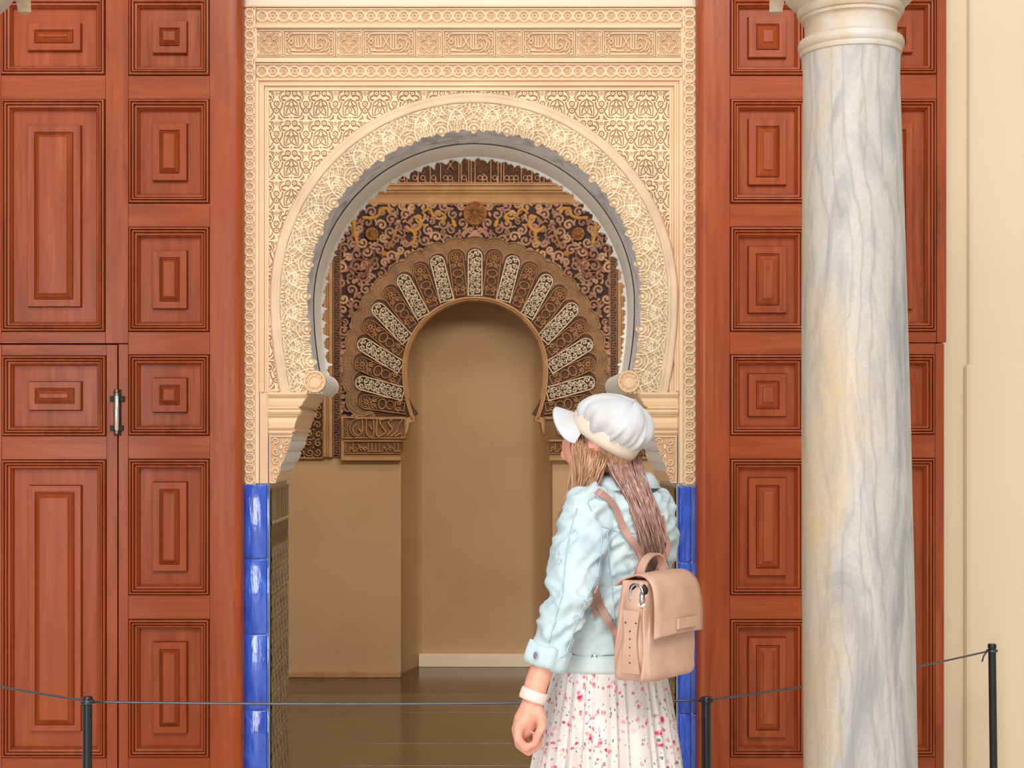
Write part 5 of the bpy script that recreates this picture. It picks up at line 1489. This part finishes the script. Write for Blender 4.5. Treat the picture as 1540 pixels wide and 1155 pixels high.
# flap: leather sheet over the top and down the front
path = [(.094, .222), (.084, .232), (.060, .243), (.030, .250), (.008, .243), (-.008, .225), (-.016, .195), (-.019, .160), (-.019, .128), (-.018, .106)]
q = curve([(a, b_, 0) for a, b_ in path], 4); v = []; f = []; nx = 10
for (y, z, _) in q:
    for i in range(nx+1):
        s_ = i/nx*2-1; wd = Wp*1.02*(1-.10*max(0, (z-.12)/.13)**2)
        v.append(L2(wd*s_, y+.006*s_*s_, z-.004*s_*s_))
for j in range(len(q)-1):
    for i in range(nx): a = j*(nx+1)+i; f.append([a, a+1, a+nx+2, a+nx+1])
fl = obj('flap', v, f, M['leather'], bp, True); md = fl.modifiers.new('s', 'SOLIDIFY'); md.thickness = .004; md.offset = 0
MB().add([L2(a, b_, c_) for a, b_, c_ in [(-.028, -.0225, .118), (.062, -.0225, .118), (.062, -.0225, .142), (-.028, -.0225, .142), (-.028, -.028, .118), (.062, -.028, .118), (.062, -.028, .142), (-.028, -.028, .142)]], [(0,1,2,3),(4,5,6,7),(0,1,5,4),(1,2,6,5),(2,3,7,6),(3,0,4,7)]).build('label_patch', M['leather'], fl)
# side gusset strip with studs, opening with zip, inner lining
gy = Tp*.42
gs = obj('gusset_strip', [L2(-Wp*1.06-dx, gy+dy, z) for z, hw_, dx in ((.02, .024, .008), (.06, .020, .012), (.10, .016, .010), (.13, .018, .008), (.165, .022, .004)) for dy in (-hw_, hw_)], [[2*i, 2*i+1, 2*i+3, 2*i+2] for i in range(4)], M['leather'], bp, False)
md = gs.modifiers.new('s', 'SOLIDIFY'); md.thickness = .003
for z in (.045, .062, .08, .10, .118):
    MB().sphere(L2(-Wp*1.06-.014, gy, z), .0018).build('stud', M['iron'], gs, True)
for s_ in (-1, 1): MB().sphere(L2(-Wp*1.06-.010, gy+s_*.014, .137), .0022).build('stud', M['iron'], gs, True)
MB().box(-.5, -.5, -.5, .5, .5, .5)
m_ = MB()
m_.sphere(L2(-Wp*.93, Tp*.36, .212), (.009, .026, .018), BP3); m_.build('open_mouth', M['iron'], bp, True)
MB().tube([L2(-Wp*1.02, .035+.018*math.sin(t), .200+.025*math.cos(t)) for t in np.linspace(-2.2, 2.2, 14)], .0028, 6).build('zip', M['zip'], bp, True)
MB().tube([L2(-Wp*1.05, .020, .208), L2(-Wp*1.06, .016, .190), L2(-Wp*1.04, .022, .178)], [.004, .006, .003], 8, flat=.5).build('zip_pull', M['zip'], bp, True)
MB().sphere(L2(-Wp*1.0, .026, .178), (.006, .014, .006), BP3).build('lining_edge', M['lining'], bp, True)
# carry handle
hpth = curve([tuple(L2(x, .055, z)) for x, z in ((-.062, .236), (-.058, .258), (-.035, .280), (-.004, .289), (.026, .282), (.040, .262), (.040, .240))], 5)
v = []; f = []
for i, p_ in enumerate(hpth):
    p_ = Vector(p_); t = (Vector(hpth[min(i+1, len(hpth)-1)])-Vector(hpth[max(i-1, 0)])).normalized(); nn = t.cross(pb_).normalized()
    for a_, b_ in ((-1, -1), (1, -1), (1, 1), (-1, 1)): v.append(p_+pb_*.010*a_+nn*.0025*b_)
for i in range(len(hpth)-1):
    for j in range(4): f.append([i*4+j, i*4+(j+1) % 4, i*4+4+(j+1) % 4, i*4+4+j])
obj('carry_handle', v, f, M['leather'], bp)
# shoulder straps
tl = L2(-.045, .075, .236); 
def pxof(p_): return (VX+p_.x*F/p_.y, VY-(p_.z-EYE)*F/p_.y, p_.y)
ribbon('shoulder_strap', [(893, 739), (906, 746), (920, 764), (934, 790), (948, 815), (962, 836), pxof(tl)], .0095, .004, M['strap'], bp)
bl = L2(-Wp*.8, .095, .03)
ribbon('lower_strap', [(891, 884), (900, 905), (914, 932), (926, 955), pxof(bl)], .0095, .004, M['strap'], bp)
ribbon('strap_end', [(889, 888), (893, 905), (897, 926)], .006, .003, M['strap'], bp)
ribbon('shoulder_strap', [(990, 775), (996, 800), (1000, 825), pxof(L2(.05, .075, .24))], .0085, .004, M['strap'], bp)
